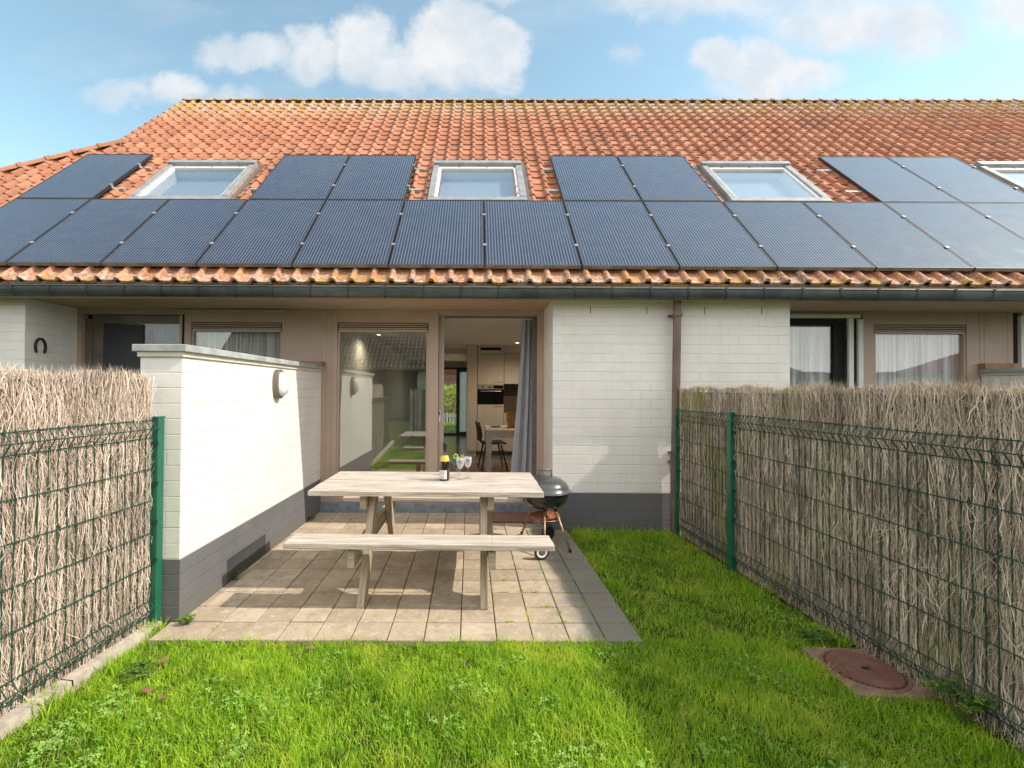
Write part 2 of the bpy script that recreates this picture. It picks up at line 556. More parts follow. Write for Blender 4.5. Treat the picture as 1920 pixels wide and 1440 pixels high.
def panel_mat():
    m, t = mat('solar_cells')
    uvn = t.n('ShaderNodeUVMap').outputs[0]
    s_ = t.n('ShaderNodeSeparateXYZ', inp={0: uvn})
    u, v = s_.outputs[0], s_.outputs[1]
    fr = t.m('ABSOLUTE', t.m('SUBTRACT', t.m('FRACT', t.m('MULTIPLY', u, 31)), .5))
    line = t.ss(fr, .10, .32, 1, 0)
    cell = t.m('ABSOLUTE', t.m('SUBTRACT', t.m('FRACT', t.m('MULTIPLY', v, 10)), .5))
    cl = t.ss(cell, .475, .495)
    c = t.mix(t.m('MULTIPLY', line, .40), (.007, .009, .022), (.26, .29, .38))
    c = t.mix(t.m('MULTIPLY', cl, .35), c, (.006, .008, .016))
    pos = t.n('ShaderNodeNewGeometry').outputs['Position']
    dust = t.noise(5, pos, 5, .65)
    c = t.mix(t.ss(dust, .35, .8, .01, .07), c, (.30, .30, .29))
    b = t.n('ShaderNodeBsdfPrincipled', inp={'Base Color': c, 'Roughness': t.ss(dust, .3, .7, .10, .2), 'Specular IOR Level': .5, 'Coat Weight': .8, 'Coat Roughness': .06})
    out(t, b.outputs[0])
    return m


M_CELLS = panel_mat()
M_PFRAME = simple('lit_panel_edge', (.20, .19, .165), .6, var=.3)  # lower frame lip painted paler, standing in for light on that face
M_PFRAMED = simple('black_panel_frame', (.022, .022, .024), .5)
M_ALU = simple('aluminium_rail', (.42, .42, .40), .5, metal=.3)


def paver_mat():
    m, t = mat('concrete_paver')
    r_ = attr(t, 'rnd')
    pos = t.n('ShaderNodeNewGeometry').outputs['Position']
    x = t.n('ShaderNodeSeparateXYZ', inp={0: pos}).outputs[0]
    c = t.mix(r_, (.36, .28, .19), (.52, .42, .31))
    c = t.mix(t.m('MULTIPLY', t.ss(t.noise(5, pos, 6, .7), .4, .68), .7), c, (.29, .225, .155))
    c = t.mix(t.m('MULTIPLY', t.ss(t.noise(17, pos, 6, .75), .5, .68), .55), c, (.58, .52, .44))
    c = t.mix(t.m('MULTIPLY', t.ss(t.noise(23, pos, 5, .75, dist=.4), .56, .70), .55), c, (.17, .135, .09))
    grit = t.noise(220, pos, 3, .8)
    c = t.mix(t.m('MULTIPLY', t.ss(grit, .52, .68), .35), c, (.62, .56, .48))
    c = t.mix(t.m('MULTIPLY', t.ss(grit, .46, .34), .4), c, (.16, .125, .09))
    # darker grey tiles along the right-hand edge
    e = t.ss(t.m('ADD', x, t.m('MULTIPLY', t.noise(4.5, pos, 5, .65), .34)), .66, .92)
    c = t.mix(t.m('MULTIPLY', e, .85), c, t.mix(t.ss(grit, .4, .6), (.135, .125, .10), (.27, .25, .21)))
    c = t.mix(t.m('MULTIPLY', t.ss(t.noise(9, pos, 5, .7), .54, .70), .35), c, (.20, .21, .10))
    h = t.m('ADD', t.noise(160, pos, 4, .7), t.m('MULTIPLY', grit, .6))
    b = t.n('ShaderNodeBsdfPrincipled', inp={'Base Color': c, 'Roughness': .9, 'Specular IOR Level': .2, 'Normal': bump(t, h, .4, .004)})
    out(t, b.outputs[0])
    return m


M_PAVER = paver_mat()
M_JOINT = simple('joint_sand', (.055, .05, .028), .95, var=.4, scale=20)


def lawn_mat():
    m, t = mat('lawn_soil')
    pos = t.n('ShaderNodeNewGeometry').outputs['Position']
    n1 = t.noise(3, pos, 6, .65)
    n2 = t.noise(45, pos, 5, .7)
    c = t.mix(t.ss(n1, .35, .7), (.035, .06, .010), (.07, .10, .018))
    c = t.mix(t.m('MULTIPLY', t.ss(n2, .5, .7), .6), c, (.10, .075, .035))
    b = t.n('ShaderNodeBsdfPrincipled', inp={'Base Color': c, 'Roughness': .95, 'Specular IOR Level': .1, 'Normal': bump(t, n2, .8, .03)})
    out(t, b.outputs[0])
    return m


M_LAWN = lawn_mat()


def leaf_mat(name, ca, cb, cc, trans=.35, patch=2.0, tipc=None):
    m, t = mat(name)
    r_ = attr(t, 'rnd')
    pos = t.n('ShaderNodeNewGeometry').outputs['Position']
    c = t.mix(r_, ca, cb)
    c = t.mix(t.m('MULTIPLY', t.ss(t.noise(patch, pos, 5, .7), .47, .70), .6), c, cc)
    c = t.mix(t.m('MULTIPLY', t.ss(t.noise(patch * 1.7, t.mapping(pos, loc=(7, 3, 0)), 4, .65), .54, .66), .6), c, tuple(x * .72 for x in ca))
    if tipc:
        c = t.mix(t.m('MULTIPLY', t.ss(attr(t, 'along'), .4, 1), .35), c, tipc)
    d = t.n('ShaderNodeBsdfPrincipled', inp={'Base Color': c, 'Roughness': .5, 'Specular IOR Level': .25})
    tl = t.n('ShaderNodeBsdfTranslucent', inp={'Color': t.mix(1, c, (1.25, 1.15, .5), 'MULTIPLY')})
    mx = t.n('ShaderNodeMixShader', inp={0: trans, 1: d.outputs[0], 2: tl.outputs[0]})
    out(t, mx.outputs[0])
    return m


M_GRASS = leaf_mat('grass_blade', (.10, .32, .006), (.52, .76, .04), (.78, .80, .11), .42, 2.1, (.70, .76, .16))
M_DRYG = leaf_mat('dry_grass', (.35, .28, .12), (.5, .42, .2), (.3, .22, .1), .3, 3)
M_CLOVER = leaf_mat('clover_leaf', (.16, .38, .04), (.36, .55, .12), (.45, .58, .18), .3, 3)
M_BUSH = leaf_mat('bush_leaf', (.25, .36, .04), (.65, .68, .14), (.85, .80, .35), .35, 1.5)
M_WEED = leaf_mat('weed_leaf', (.07, .17, .03), (.20, .30, .05), (.22, .20, .05), .3, 8)


def heath_mat(name, c1, c2, moss, mossamt, zlo=-1, zhi=9):
    m, t = mat(name)
    r_ = attr(t, 'rnd')
    pos = t.n('ShaderNodeNewGeometry').outputs['Position']
    c = t.mix(r_, c1, c2)
    c = t.mix(t.m('MULTIPLY', t.ss(t.noise(3, pos, 4, .6), .4, .7), .45), c, tuple(x * .62 for x in c1))
    pz = t.mapping(pos, scale=(1.6, 3.2, 1.3))
    c = t.mix(t.m('MULTIPLY', t.ss(t.noise(1, pz, 4, .6), .5, .66), mossamt), c, moss)
    b = t.n('ShaderNodeBsdfPrincipled', inp={'Base Color': c, 'Roughness': .8, 'Specular IOR Level': .2})
    out(t, b.outputs[0])
    return m


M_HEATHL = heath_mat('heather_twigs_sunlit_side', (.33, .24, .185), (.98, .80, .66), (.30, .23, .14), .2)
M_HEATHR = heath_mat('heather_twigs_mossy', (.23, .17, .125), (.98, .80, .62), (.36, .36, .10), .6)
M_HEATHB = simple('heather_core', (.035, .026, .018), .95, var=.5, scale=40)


def manhole_mat():
    m, t = mat('rusty_cast_iron')
    pos = t.n('ShaderNodeNewGeometry').outputs['Position']
    c = t.mix(t.ss(t.noise(7, pos, 6, .7), .35, .7), (.27, .12, .08), (.36, .19, .14))
    c = t.mix(t.m('MULTIPLY', t.ss(t.noise(60, pos, 3, .7), .5, .7), .4), c, (.10, .05, .03))
    b = t.n('ShaderNodeBsdfPrincipled', inp={'Base Color': c, 'Roughness': .7, 'Metallic': .2, 'Normal': bump(t, t.noise(150, pos), .3, .003)})
    out(t, b.outputs[0])
    return m


M_MANHOLE = manhole_mat()


def emis(name, col, s_):
    m, t = mat(name)
    e = t.n('ShaderNodeEmission', inp={'Color': col, 'Strength': s_})
    out(t, e.outputs[0])
    return m


M_LAMP = emis('lamp_glow', (1, .62, .3), 6)

# ------------------------------------------------------------------ ground (setting)
F = 5.648      # facade plane
W = 4.989      # projecting white wall plane


def xr_f(y): return 2.405 - .057 * y          # right fence line
def xl_f(y): return -2.03 - .08 * (2.944 - y)  # left fence line


g = MB()
g.face([(-300, -300, -.035), (300, -300, -.035), (300, 300, -.035), (-300, 300, -.035)])
tag(g.build('ground', M_LAWN), kind='structure')

# patio: every paver its own block inside one sheet
TX, TY, TT, TA = 1.010, 2.785, .2195, .0131
ca, sa = math.cos(TA), math.sin(TA)
pm = MB()


def tile_pt(a, b):
    return (TX + ca * a - sa * b, TY + sa * a + ca * b)


for i in range(-14, 0):
    for j in range(0, 14):
        cx_, cy_ = tile_pt((i + .5) * TT, (j + .5) * TT)
        if cx_ > .80 and cy_ > W - .04: continue
        if cy_ > F + .05: continue
        if cx_ < -1.99: continue
        x0 = i * TT + .0028; x1 = (i + 1) * TT - .0028
        y0 = j * TT + .0052; y1 = (j + 1) * TT - .0052
        if i == -14:
            x0 = -14 * TT + .12
        dz = random.uniform(-.0022, .0022)
        tl = random.uniform(-.0025, .0025)
        k = .004
        rr = random.random()
        top = [(x0 + k, y0 + k, dz), (x1 - k, y0 + k, dz + tl), (x1 - k, y1 - k, dz + tl), (x0 + k, y1 - k, dz)]
        low = [(x0, y0, dz - k), (x1, y0, dz - k), (x1, y1, dz - k), (x0, y1, dz - k)]
        bot = [(p[0], p[1], -.05) for p in low]
        T = lambda p: (*tile_pt(p[0], p[1]), p[2])
        pm.face([T(p) for p in top], rnd=rr)
        for a in range(4):
            b = (a + 1) % 4
            pm.face([T(low[a]), T(low[b]), T(top[b]), T(top[a])], rnd=rr)
            pm.face([T(bot[a]), T(bot[b]), T(low[b]), T(low[a])], rnd=rr)
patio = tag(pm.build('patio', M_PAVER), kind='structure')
jb = MB()
p_ = [tile_pt(-13.4 * TT, .004), tile_pt(-.004, .004), tile_pt(-.004, 10.2 * TT), tile_pt(-.9 * TT, 10.2 * TT), tile_pt(-.9 * TT, 13.2 * TT), tile_pt(-13.4 * TT, 13.2 * TT)]
jb.face([(x, y, -.013) for x, y in p_])
tag(jb.build('patio_joints', M_JOINT), kind='structure')

kb = MB()
for k in range(8):
    y0 = 2.93 - (k + 1) * .6; y1 = 2.93 - k * .6 - .008
    kb.face([(xl_f(y0) - .01, y0, .028), (xl_f(y0) + .055, y0, .022), (xl_f(y1) + .055, y1, .022), (xl_f(y1) - .01, y1, .028)])
    kb.face([(xl_f(y0) + .055, y0, .022), (xl_f(y0) + .06, y0, -.05), (xl_f(y1) + .06, y1, -.05), (xl_f(y1) + .055, y1, .022)])
tag(kb.build('kerb', M_CONC), kind='structure')

# ------------------------------------------------------------------ the row of houses
house = empty('row_house', (0, F, 0), label='long low terraced house with white painted brick, beige panels and orange tiled roof', cat='house')
HP = Vector((0, F, 0))


def hp(o):                      # parent helper keeps world coordinates
    o.parent = house
    o.matrix_parent_inverse = Matrix.Translation(-HP)
    return o


def part(mb, name, m, **kw):
    return hp(mb.build(name, m, **kw))


def sub(mb, name, m, parent, **kw):
    o = mb.build(name, m, **kw)
    o.parent = parent
    return o


# white brick projections + dark base
ZB = .392
for (a, b, y1) in ((.827, 3.379, 5.80), (-9.3, -4.93, 5.80)):
    wl = part(MB().box(a, b, W, y1, ZB, 2.4725), 'brick_wall', M_WHITE, bevel=.004)
    sub(MB().box(a - .002, b + .002, W - .002, y1, -.1, ZB), 'dark_base', M_BASE, wl)
    if a > 0:
        for x in (1.231, 1.841, 2.462, 3.075):
            sub(MB().box(x - .0045, x + .0045, W - .0015, W + .01, 2.325, 2.405), 'vent_slot', M_TAUPE, wl)
    else:
        pass
# solid upper structure behind fascia
EAVEX0, EAVEX1 = -9.6, 14.0
so = part(MB().box(EAVEX0, EAVEX1, 4.81, 5.80, 2.4733, 2.56), 'soffit', M_SOFFIT)
sub(MB().box(EAVEX0, EAVEX1, 4.785, 4.81, 2.437, 2.604), 'fascia_board', M_SOFFIT, so)

# gutter, half round with bead and brackets
gx0, gx1 = -9.6, 14.0
gm = MB()
GR = .062
gc = (4.752, 2.540)
prof = [(gc[0] - GR * math.cos(t), gc[1] - GR * 1.55 * math.sin(t)) for t in [math.pi * k / 14 for k in range(15)]]


def gz(x): return .003 * (-x) * .6


xs = [gx0 + (gx1 - gx0) * k / 40 for k in range(41)]
for i in range(40):
    for k in range(14):
        a, b = prof[k], prof[k + 1]
        gm.face([(xs[i], a[0], a[1] + gz(xs[i])), (xs[i + 1], a[0], a[1] + gz(xs[i + 1])), (xs[i + 1], b[0], b[1] + gz(xs[i + 1])), (xs[i], b[0], b[1] + gz(xs[i]))])
gm.tube([(x_, gc[0] - GR, gc[1] + gz(x_)) for x_ in xs], .0085, 10)
gut = part(gm, 'gutter', M_ZINC, weld=True, smooth=True, sharp=50)
x = -9.4
while x < 13.8:
    bm_ = MB()
    pts = [(x, p[0] - .0015 if k < 7 else p[0], p[1] - .004 + gz(x)) for k, p in enumerate(prof)]
    sl = .0 if x < 0 else .0
    for k in range(14):
        a, b = pts[k], pts[k + 1]
        sa_, sb_ = .05 * k / 14 * (1 if x > .3 else -1) * .6, .05 * (k + 1) / 14 * (1 if x > .3 else -1) * .6
        bm_.face([(x - .006 + sa_, a[1] - .005, a[2] - .003), (x + .006 + sa_, a[1] - .005, a[2] - .003), (x + .006 + sb_, b[1] - .005, b[2] - .004), (x - .006 + sb_, b[1] - .005, b[2] - .004)])
    bm_.box(x - .012, x + .012, gc[0] - GR - .012, gc[0] - GR + .006, gc[1] - .014 + gz(x), gc[1] + .012 + gz(x))
    sub(bm_, 'gutter_bracket', M_ZINCD, gut)
    x += .385
# downpipe
dp = MB()
dp.tube([(2.118, 4.872, 2.47), (2.118, 4.925, .80)], .041, 16)
dpo = part(dp, 'downpipe', M_PIPE, smooth=True, sharp=40)
sub(MB().tube([(2.112, 4.925, .80), (2.112, 4.925, -.05)], .043, 16), 'lower_pipe', M_PIPE, dpo, smooth=True, sharp=40)
for z in (.84, .74, 2.30):
    cl = MB().tube([(2.118, 4.925 - .053 * (z > 2), z - .014), (2.118, 4.925 - .053 * (z > 2), z + .014)], .052, 16)
    cl.box(2.06, 2.20, 4.93, 4.985, z - .008, z + .008)
    sub(cl, 'pipe_clamp', M_PIPE, dpo)

# roof ---------------------------------------------------------------
EV = Vector((0, .6929, .7210)); NV = Vector((0, -.7210, .6929))
RP0 = Vector((0, 4.902, 2.736))
VE, VR = -.20, 6.39


def rp(x, v, n=0.0):
    p = RP0 + EV * v + NV * n
    return Vector((x, p.y, p.z))


def hipx(v):       # left edge of the roof field
    return -5.93 if v > 3.94 else -5.93 - (3.94 - v) / 1.15


def tile_field(x0, x1, v0, v1, rows, tw, pt, edge=None, skip=None, seg=9):
    tb = MB()
    ex = (v1 - v0) / rows
    nx = int((x1 - x0) / tw)
    # cross-section of one pantile: roll then shallow pan
    cs = []
    for k in range(6):
        t = math.pi * k / 5
        cs.append((.034 - .034 * math.cos(t), .010 + .043 * math.sin(t)))
    for k in range(1, 5):
        s_ = k / 4
        cs.append((.068 + (tw - .068) * s_, .010 - .007 * math.sin(math.pi * s_)))
    for r in range(rows):
        va = v0 + r * ex
        for c in range(nx):
            xa = x0 + c * tw
            if edge and xa + .5 * tw < edge(va + .5 * ex): continue
            if skip and skip(xa + .5 * tw, va + .5 * ex): continue
            rr = min(1, max(0, random.gauss(.5, .27)))
            jx, jn = random.uniform(-.004, .004), random.uniform(-.003, .004)
            jv = random.uniform(-.006, .006) + .006 * math.sin(xa * .9 + r * .7)
            va = v0 + r * ex + jv
            bot = [pt(xa + p[0] + jx, va, p[1] + .020 + jn) for p in cs]
            bl = [pt(xa + p[0] + jx, va, p[1] - .012 + jn) for p in cs]
            top = [pt(xa + p[0] + jx, va + ex + .03, p[1] + jn) for p in cs]
            n = len(cs)
            i0 = len(tb.v)
            tb.v += [tuple(p) for p in bot + bl + top]
            for k in range(n - 1):
                for q in ((i0 + k, i0 + k + 1, i0 + 2 * n + k + 1, i0 + 2 * n + k), (i0 + n + k, i0 + n + k + 1, i0 + k + 1, i0 + k)):
                    tb.f.append(q); tb.uv.append([(0, 0)] * 4); tb.rnd.append(rr)
            for k in (0, n - 1):
                tb.f.append((i0 + k, i0 + n + k, i0 + 2 * n + k)); tb.uv.append([(0, 0)] * 3); tb.rnd.append(rr)
    return tb


TW = .2035
SKX = [(-4.60, -3.30), (-.65, .65), (3.30, 4.60), (7.36, 8.66)]


def skip(x, v):
    for a, b in SKX:
        if a + .09 < x < b - .09 and 1.50 < v < 2.80: return True
    return False


tf = tile_field(-9.9 + .03, 14.2, VE, VR, 29, TW, rp, edge=hipx, skip=skip)
tme = tf.build('roof_tiles', M_TILE, smooth=True)
try:
    tme.data.set_sharp_from_angle(angle=R(50))
except Exception:
    pass
hp(tme)
# under-roof deck (front slope in strips round the skylight holes), back slope, gable
dk = MB()
xcuts = sorted([-9.6] + [c for ab in SKX for c in (ab[0] + .08, ab[1] - .08)] + [14.2])


def deck(xa, xb, va, vb):
    dk.face([rp(xa, va, -.012), rp(xb, va, -.012), rp(xb, vb, -.012), rp(xa, vb, -.012)])


deck(-9.6, 14.2, VE, 1.7)
dk.face([rp(-9.2, VE, -.012), rp(-5.93, VE, -.012), rp(-5.93, 3.94, -.012)])
deck(-5.93, 14.2, 2.8, VR)
last = -7.5
for a, b in SKX:
    deck(last, a + .08, 1.7, 2.8); last = b - .08
deck(last, 14.2, 1.7, 2.8)
ridge = rp(0, VR, 0)
backy = ridge.y * 2 - RP0.y
dk.face([(-5.93, ridge.y, ridge.z - .02), (14.2, ridge.y, ridge.z - .02), (14.2, backy + .5, 2.4), (-5.93, backy + .5, 2.4)])
dk.face([rp(-5.93, 3.94, -.012), rp(-5.93, VR, -.012), (-5.93, 2 * ridge.y - rp(0, 3.94).y, rp(0, 3.94).z)])
hb = rp(hipx(VE), VE)
dk.face([tuple(hb), tuple(rp(-5.93, 3.94)), (-5.93, 2 * ridge.y - rp(0, 3.94).y, rp(0, 3.94).z), (hb.x, backy + .3, hb.z)])
part(dk, 'roof_deck', M_TILE)


def cap(tb, p0, p1, r0, r1, upv, rr):
    """one half-round ridge tile from p0 to p1"""
    p0, p1 = Vector(p0), Vector(p1)
    d = (p1 - p0).normalized()
    s_ = d.cross(Vector(upv)).normalized()
    u_ = s_.cross(d)
    ring = []
    for p, r in ((p0, r0), (p0 + (p1 - p0) * .16, r0), (p0 + (p1 - p0) * .17, r1), (p1, r1)):
        ring.append([p + s_ * (r * 1.15 * math.cos(t)) + u_ * (r * .8 * math.sin(t)) for t in [math.pi * k / 9 for k in range(10)]])
    base = len(tb.v)
    for rg in ring: tb.v += [tuple(q) for q in rg]
    for i in range(3):
        for k in range(9):
            tb.f.append((base + i * 10 + k, base + i * 10 + k + 1, base + i * 10 + 11 + k, base + i * 10 + 10 + k)); tb.uv.append([(0, 0)] * 4); tb.rnd.append(rr)
    tb.f.append(tuple(base + k for k in range(10))); tb.uv.append([(0, 0)] * 10); tb.rnd.append(rr * .3)


rc = MB()
x = -6.0
ry, rz = ridge.y, ridge.z + .0
while x < 14.2:
    cap(rc, (x, ry, rz), (x + .335, ry, rz), .092, .078, (0, 0, 1), random.random())
    x += .322
hp(rc.build('ridge_caps', M_TILE, smooth=True, sharp=45))
hc = MB()
h0 = rp(-5.90, 3.93, .02); h1 = rp(hipx(VE), VE, .02)
n_ = int((h1 - h0).length / .36)
for k in range(n_):
    a = h0.lerp(h1, k / n_); b = h0.lerp(h1, (k + 1.06) / n_)
    cap(hc, b, a, .10, .085, (-.3, -.45, 1), random.random())
hp(hc.build('hip_caps', M_TILE, smooth=True, sharp=45))
# verge tiles on the gable edge above the hip
vc = MB()
n_ = 11
for k in range(n_):
    a = rp(-5.96, 3.94 + (VR - 3.94) * k / n_, .0); b = rp(-5.96, 3.94 + (VR - 3.94) * (k + 1.05) / n_, -.01)
    cap(vc, a, b, .055, .05, tuple(NV), random.random())
hp(vc.build('verge_tiles', M_TILE, smooth=True, sharp=45))

# skylights
for i, (a, b) in enumerate(SKX):
    v0, v1 = 1.62, 2.90
    def fr(x0, x1, va, vb, n0, n1, mb):
        P = [rp(x, v, n) for n in (n0, n1) for v in (va, vb) for x in (x0, x1)]
        for q in ((0, 2, 3, 1), (4, 5, 7, 6), (0, 1, 5, 4), (2, 6, 7, 3), (0, 4, 6, 2), (1, 3, 7, 5)):
            mb.face([P[k] for k in q])
        return mb
    fm = MB()
    fr(a, a + .085, v0 + .10, v1 - .10, -.05, .095, fm)
    fr(b - .085, b, v0 + .10, v1 - .10, -.05, .095, fm)
    fr(a, b, v1 - .10, v1, -.05, .125, fm)
    fr(a, b, v0, v0 + .10, -.05, .090, fm)
    sk = hp(fm.build('skylight', M_ZINCL, bevel=.006))
    im = MB()
    fr(a + .085, a + .12, v0 + .10, v1 - .10, -.3, .070, im)
    fr(b - .12, b - .085, v0 + .10, v1 - .10, -.3, .070, im)
    fr(a + .12, b - .12, v1 - .17, v1 - .10, -.3, .070, im)
    fr(a + .12, b - .12, v0 + .10, v0 + .13, -.3, .070, im)
    sub(im, 'sash', M_WFRAME, sk)
    gl = MB()
    fr(a + .12, b - .12, v0 + .13, v1 - .17, .048, .054, gl)
    sub(gl, 'pane', M_SKYGLASS, sk)
    bl_ = MB()
    fr(a + .12, b - .12, v0 + .13, v1 - .17, -.10, -.095, bl_)
    sub(bl_, 'blind', M_SKYBACK, sk)  # added backing sheet, coloured like the sky mirrored in the pane
    fl = MB()
    fr(a - .07, a - .003, v0 - .02, v1 + .04, -.01, .042, fl)
    fr(b + .003, b + .07, v0 - .02, v1 + .04, -.01, .042, fl)
    fr(a - .003, b + .003, v1 + .003, v1 + .06, -.01, .058, fl)
    sub(fl, 'flashing', M_TAUPE, sk)

# solar panels --------------------------------------------------------
PW, PL = 1.006, 1.575
PX0 = .092


def make_panel():
    root = empty('solar_panel')
    f_ = MB()
    n0, n1 = -.038, 0
    t_ = .013
    def q(x0, x1, v0, v1, a0, a1, mb, uvs=False):
        P = [Vector((x, 0, 0)) + EV * v + NV * n for n in (a0, a1) for v in (v0, v1) for x in (x0, x1)]
        for qq in ((0, 2, 3, 1), (4, 5, 7, 6), (0, 1, 5, 4), (2, 6, 7, 3), (0, 4, 6, 2), (1, 3, 7, 5)):
            pts = [P[k] for k in qq]
            uu = [(p.x / PW, (Vector((0, p.y, p.z)).dot(EV)) / PL) for p in pts]
            mb.face(pts, uu)
    q(0, PW, 0, t_, n0, n1, f_); q(0, PW, PL - t_, PL, n0, n1, f_)
    q(0, t_, t_, PL - t_, n0, n1, f_); q(PW - t_, PW, t_, PL - t_, n0, n1, f_)
    f_.build('frame', M_PFRAMED, root)
    e_ = MB()
    q(0, PW, -.0015, -.0003, n0, n1 + .001, e_)
    e_.build('lower_edge', M_PFRAME, root)
    g_ = MB()
    q(t_, PW - t_, t_, PL - t_, n0 + .01, n1 - .003, g_)
    g_.build('cells', M_CELLS, root)
    for v in (.42, 1.16):
        c_ = MB()
        q(PW + .0005, PW + .0135, v - .022, v + .022, -.045, .004, c_)
        q(PW - .012, PW + .026, v - .020, v + .020, .0045, .008, c_)
        c_.build('clamp', M_ZINCL, root)
    return root


def copy_tree(o, parent=None):
    kids = [c for c in bpy.data.objects if c.parent == o]
    c = o.copy()
    COL.objects.link(c)
    c.parent = parent
    for k in kids: copy_tree(k, c)
    return c


low_lab = {-6: 'lower row solar panel cut by the left edge of the photo', -5: 'lower row solar panel directly below the single upper panel at far left',
           -4: 'lower row solar panel below the left half of the leftmost skylight', -3: 'lower row solar panel below the right part of the leftmost skylight',
           -2: 'lower row solar panel below the right one of the left pair of upper panels', -1: 'lower row solar panel below the left half of the middle skylight',
           0: 'lower row solar panel below the right half of the middle skylight', 1: 'lower row solar panel above the left end of the middle white wall',
           2: 'lower row solar panel straight above the brown downpipe', 3: 'lower row solar panel below the left half of the skylight right of centre',
           4: 'lower row solar panel below the right half of the skylight right of centre', 5: 'pale reflecting lower row solar panel, last but one at the right',
           6: 'pale reflecting lower row solar panel cut by the right edge of the photo'}
low_lab[-3] = 'lower row solar panel between the leftmost skylight and the left upper pair, fifth from the middle gap' if False else 'lower row solar panel under the left one of the left pair of upper panels'
low_lab[-4] = 'lower row solar panel directly below the leftmost skylight'
up_lab = {-6: 'single upper row solar panel at far left beside the leftmost skylight', -3: 'left one of the upper pair of solar panels left of the middle skylight',
          -2: 'right one of the upper pair of solar panels, touching the middle skylight gap', 1: 'left one of the upper pair of solar panels right of the middle skylight',
          2: 'right one of the upper pair of solar panels above the downpipe', 5: 'left one of the pale upper pair of solar panels at far right',
          6: 'right one of the pale upper pair of solar panels at far right'}
up_lab[2] = 'upper solar panel just left of the skylight that is right of centre'
proto = make_panel()
first = True
for row, labs, v in ((0, low_lab, 0.0), (1, up_lab, 1.592)):
    for k, lab in labs.items():
        o = proto if first else copy_tree(proto)
        first = False
        vv = v - .004 * (k * 1.02)
        o.location = rp(PX0 + k * 1.02, vv, .10)
        tag(o, lab, 'solar panel', 'solar panels on the tiled roof')
# rails carrying the panels
rails = [(-7.4, 8.2, .30, 'lower'), (-7.4, 8.2, 1.20, 'upper')]
RL = []
for v in (.42, 1.16):
    RL.append((-6.2, 7.35, v, '%s mounting rail under the lower row of solar panels' % ('lower' if v < 1 else 'upper')))
segs = [(-6.2, -4.86, 'under the single far left upper solar panel'), (-3.12, -.78, 'under the upper panels left of the middle skylight'), (.95, 3.20, 'under the upper panels right of the middle skylight'), (4.98, 7.30, 'under the far right upper solar panels')]
for a, b, t_ in segs:
    for v, q in ((2.01, 'lower'), (2.75, 'upper')):
        RL.append((a, b, v, '%s rail %s' % (q, t_)))
for a, b, v, lab in RL:
    m_ = MB()
    M = Matrix.Translation(rp(a, v - .004 * (a + b) / 2, .04)) @ Matrix((Vector((1, 0, 0)), EV, NV)).transposed().to_4x4()
    m_.box(0, b - a, -.02, .02, -.022, .018, M=M)
    o = m_.build('mounting_rail', M_ALU)
    tag(o, lab, 'rail', 'mounting rails on the roof')

# facade units ---------------------------------------------------------
YF = F


def slats(x0, x1, z0, z1, parent, n=4):
    dkp = MB().box(x0 + .003, x1 - .003, YF + .03, YF + .06, z0, z1)
    sub(dkp, 'shutter_box', M_DARKGAP, parent)
    h = (z1 - z0) / (n + .35)
    for k in range(n):
        za = z0 + k * h + (0 if k == 0 else .012)
        zb = z0 + (k + 1) * h - .002 + (.006 if k == 0 else 0)
        sub(MB().box(x0 + .012, x1 - .012, YF + .008, YF + .029, za, zb), 'shutter_slat', M_BEIGE2, parent)


def window(x0, x1, z0, z1, gm_=None):
    """fixed window between x0 and x1 with roller-shutter slats over it"""
    f_ = MB()
    t_ = .022
    f_.box(x0 - .0, x0 + t_, YF + .012, YF + .09, z0, z1 - .001)
    f_.box(x1 - t_, x1, YF + .012, YF + .09, z0, z1 - .001)
    f_.box(x0 + t_, x1 - t_, YF + .012, YF + .09, z0, z0 + .05)
    wd = part(f_, 'window', M_BEIGE)
    sub(MB().box(x0 + t_, x1 - t_, YF + .040, YF + .046, z0 + .05, z1), 'pane', gm_ or M_GLASS, wd)
    slats(x0, x1, z1, z1 + .114, wd)
    return wd


def cloth(x0, x1, z0, z1, y, amp, waves, name, m, parent=None, flare=0.0, flarel=0.0):
    n, k = int(waves * 12), 14
    me = MB()
    P = []
    for j in range(k + 1):
        s_ = j / k
        z = z1 + (z0 - z1) * s_
        row = []
        for i in range(n + 1):
            u = i / n
            x = x0 + (x1 - x0) * u - flarel * (1 - u) * s_ ** 1.3 + flare * u * s_
            ph = u * waves * 2 * math.pi
            yy = y + amp * (.6 + .5 * s_) * (math.sin(ph + .5 * math.sin(3 * s_ + u * 5)) + .35 * math.sin(2.3 * ph + 1.3))
            row.append((x, yy, z))
        P.append(row)
    base = 0
    me.v = [p for r in P for p in r]
    for j in range(k):
        for i in range(n):
            a = j * (n + 1) + i
            me.f.append((a, a + 1, a + n + 2, a + n + 1)); me.uv.append([(0, 0)] * 4); me.rnd.append(.5)
    o = me.build(name, m, smooth=True)
    return o


# centre house
fa = MB()
fa.box(-1.90, -1.712, YF, YF + .10, .112, 2.4725)
fa.box(-.591, -.466, YF - .004, YF + .10, .112, 2.4725)
fa.box(.745, .826, YF, YF + .10, .112, 2.4725)
fa.box(-1.712, -.591, YF + .003, YF + .10, 2.316, 2.4725)
fa.box(-1.712, -.591, YF + .002, YF + .10, .112, .20)
fa.box(-.466, .745, YF + .002, YF + .10, 2.408, 2.4725)
pn = part(fa, 'facade_panel', M_BEIGE, bevel=.003)
seam = MB()
for x in (-1.845, -1.78):
    seam.box(x - .0015, x + .0015, YF - .0006, YF + .002, .12, 2.46)
sub(seam, 'panel_seam', M_TAUPE, pn)
window(-1.710, -.593, .20, 2.200)
thr = part(MB().box(-1.90, .826, YF - .03, YF + .13, -.02, .1115), 'threshold', M_BLUE, bevel=.004)
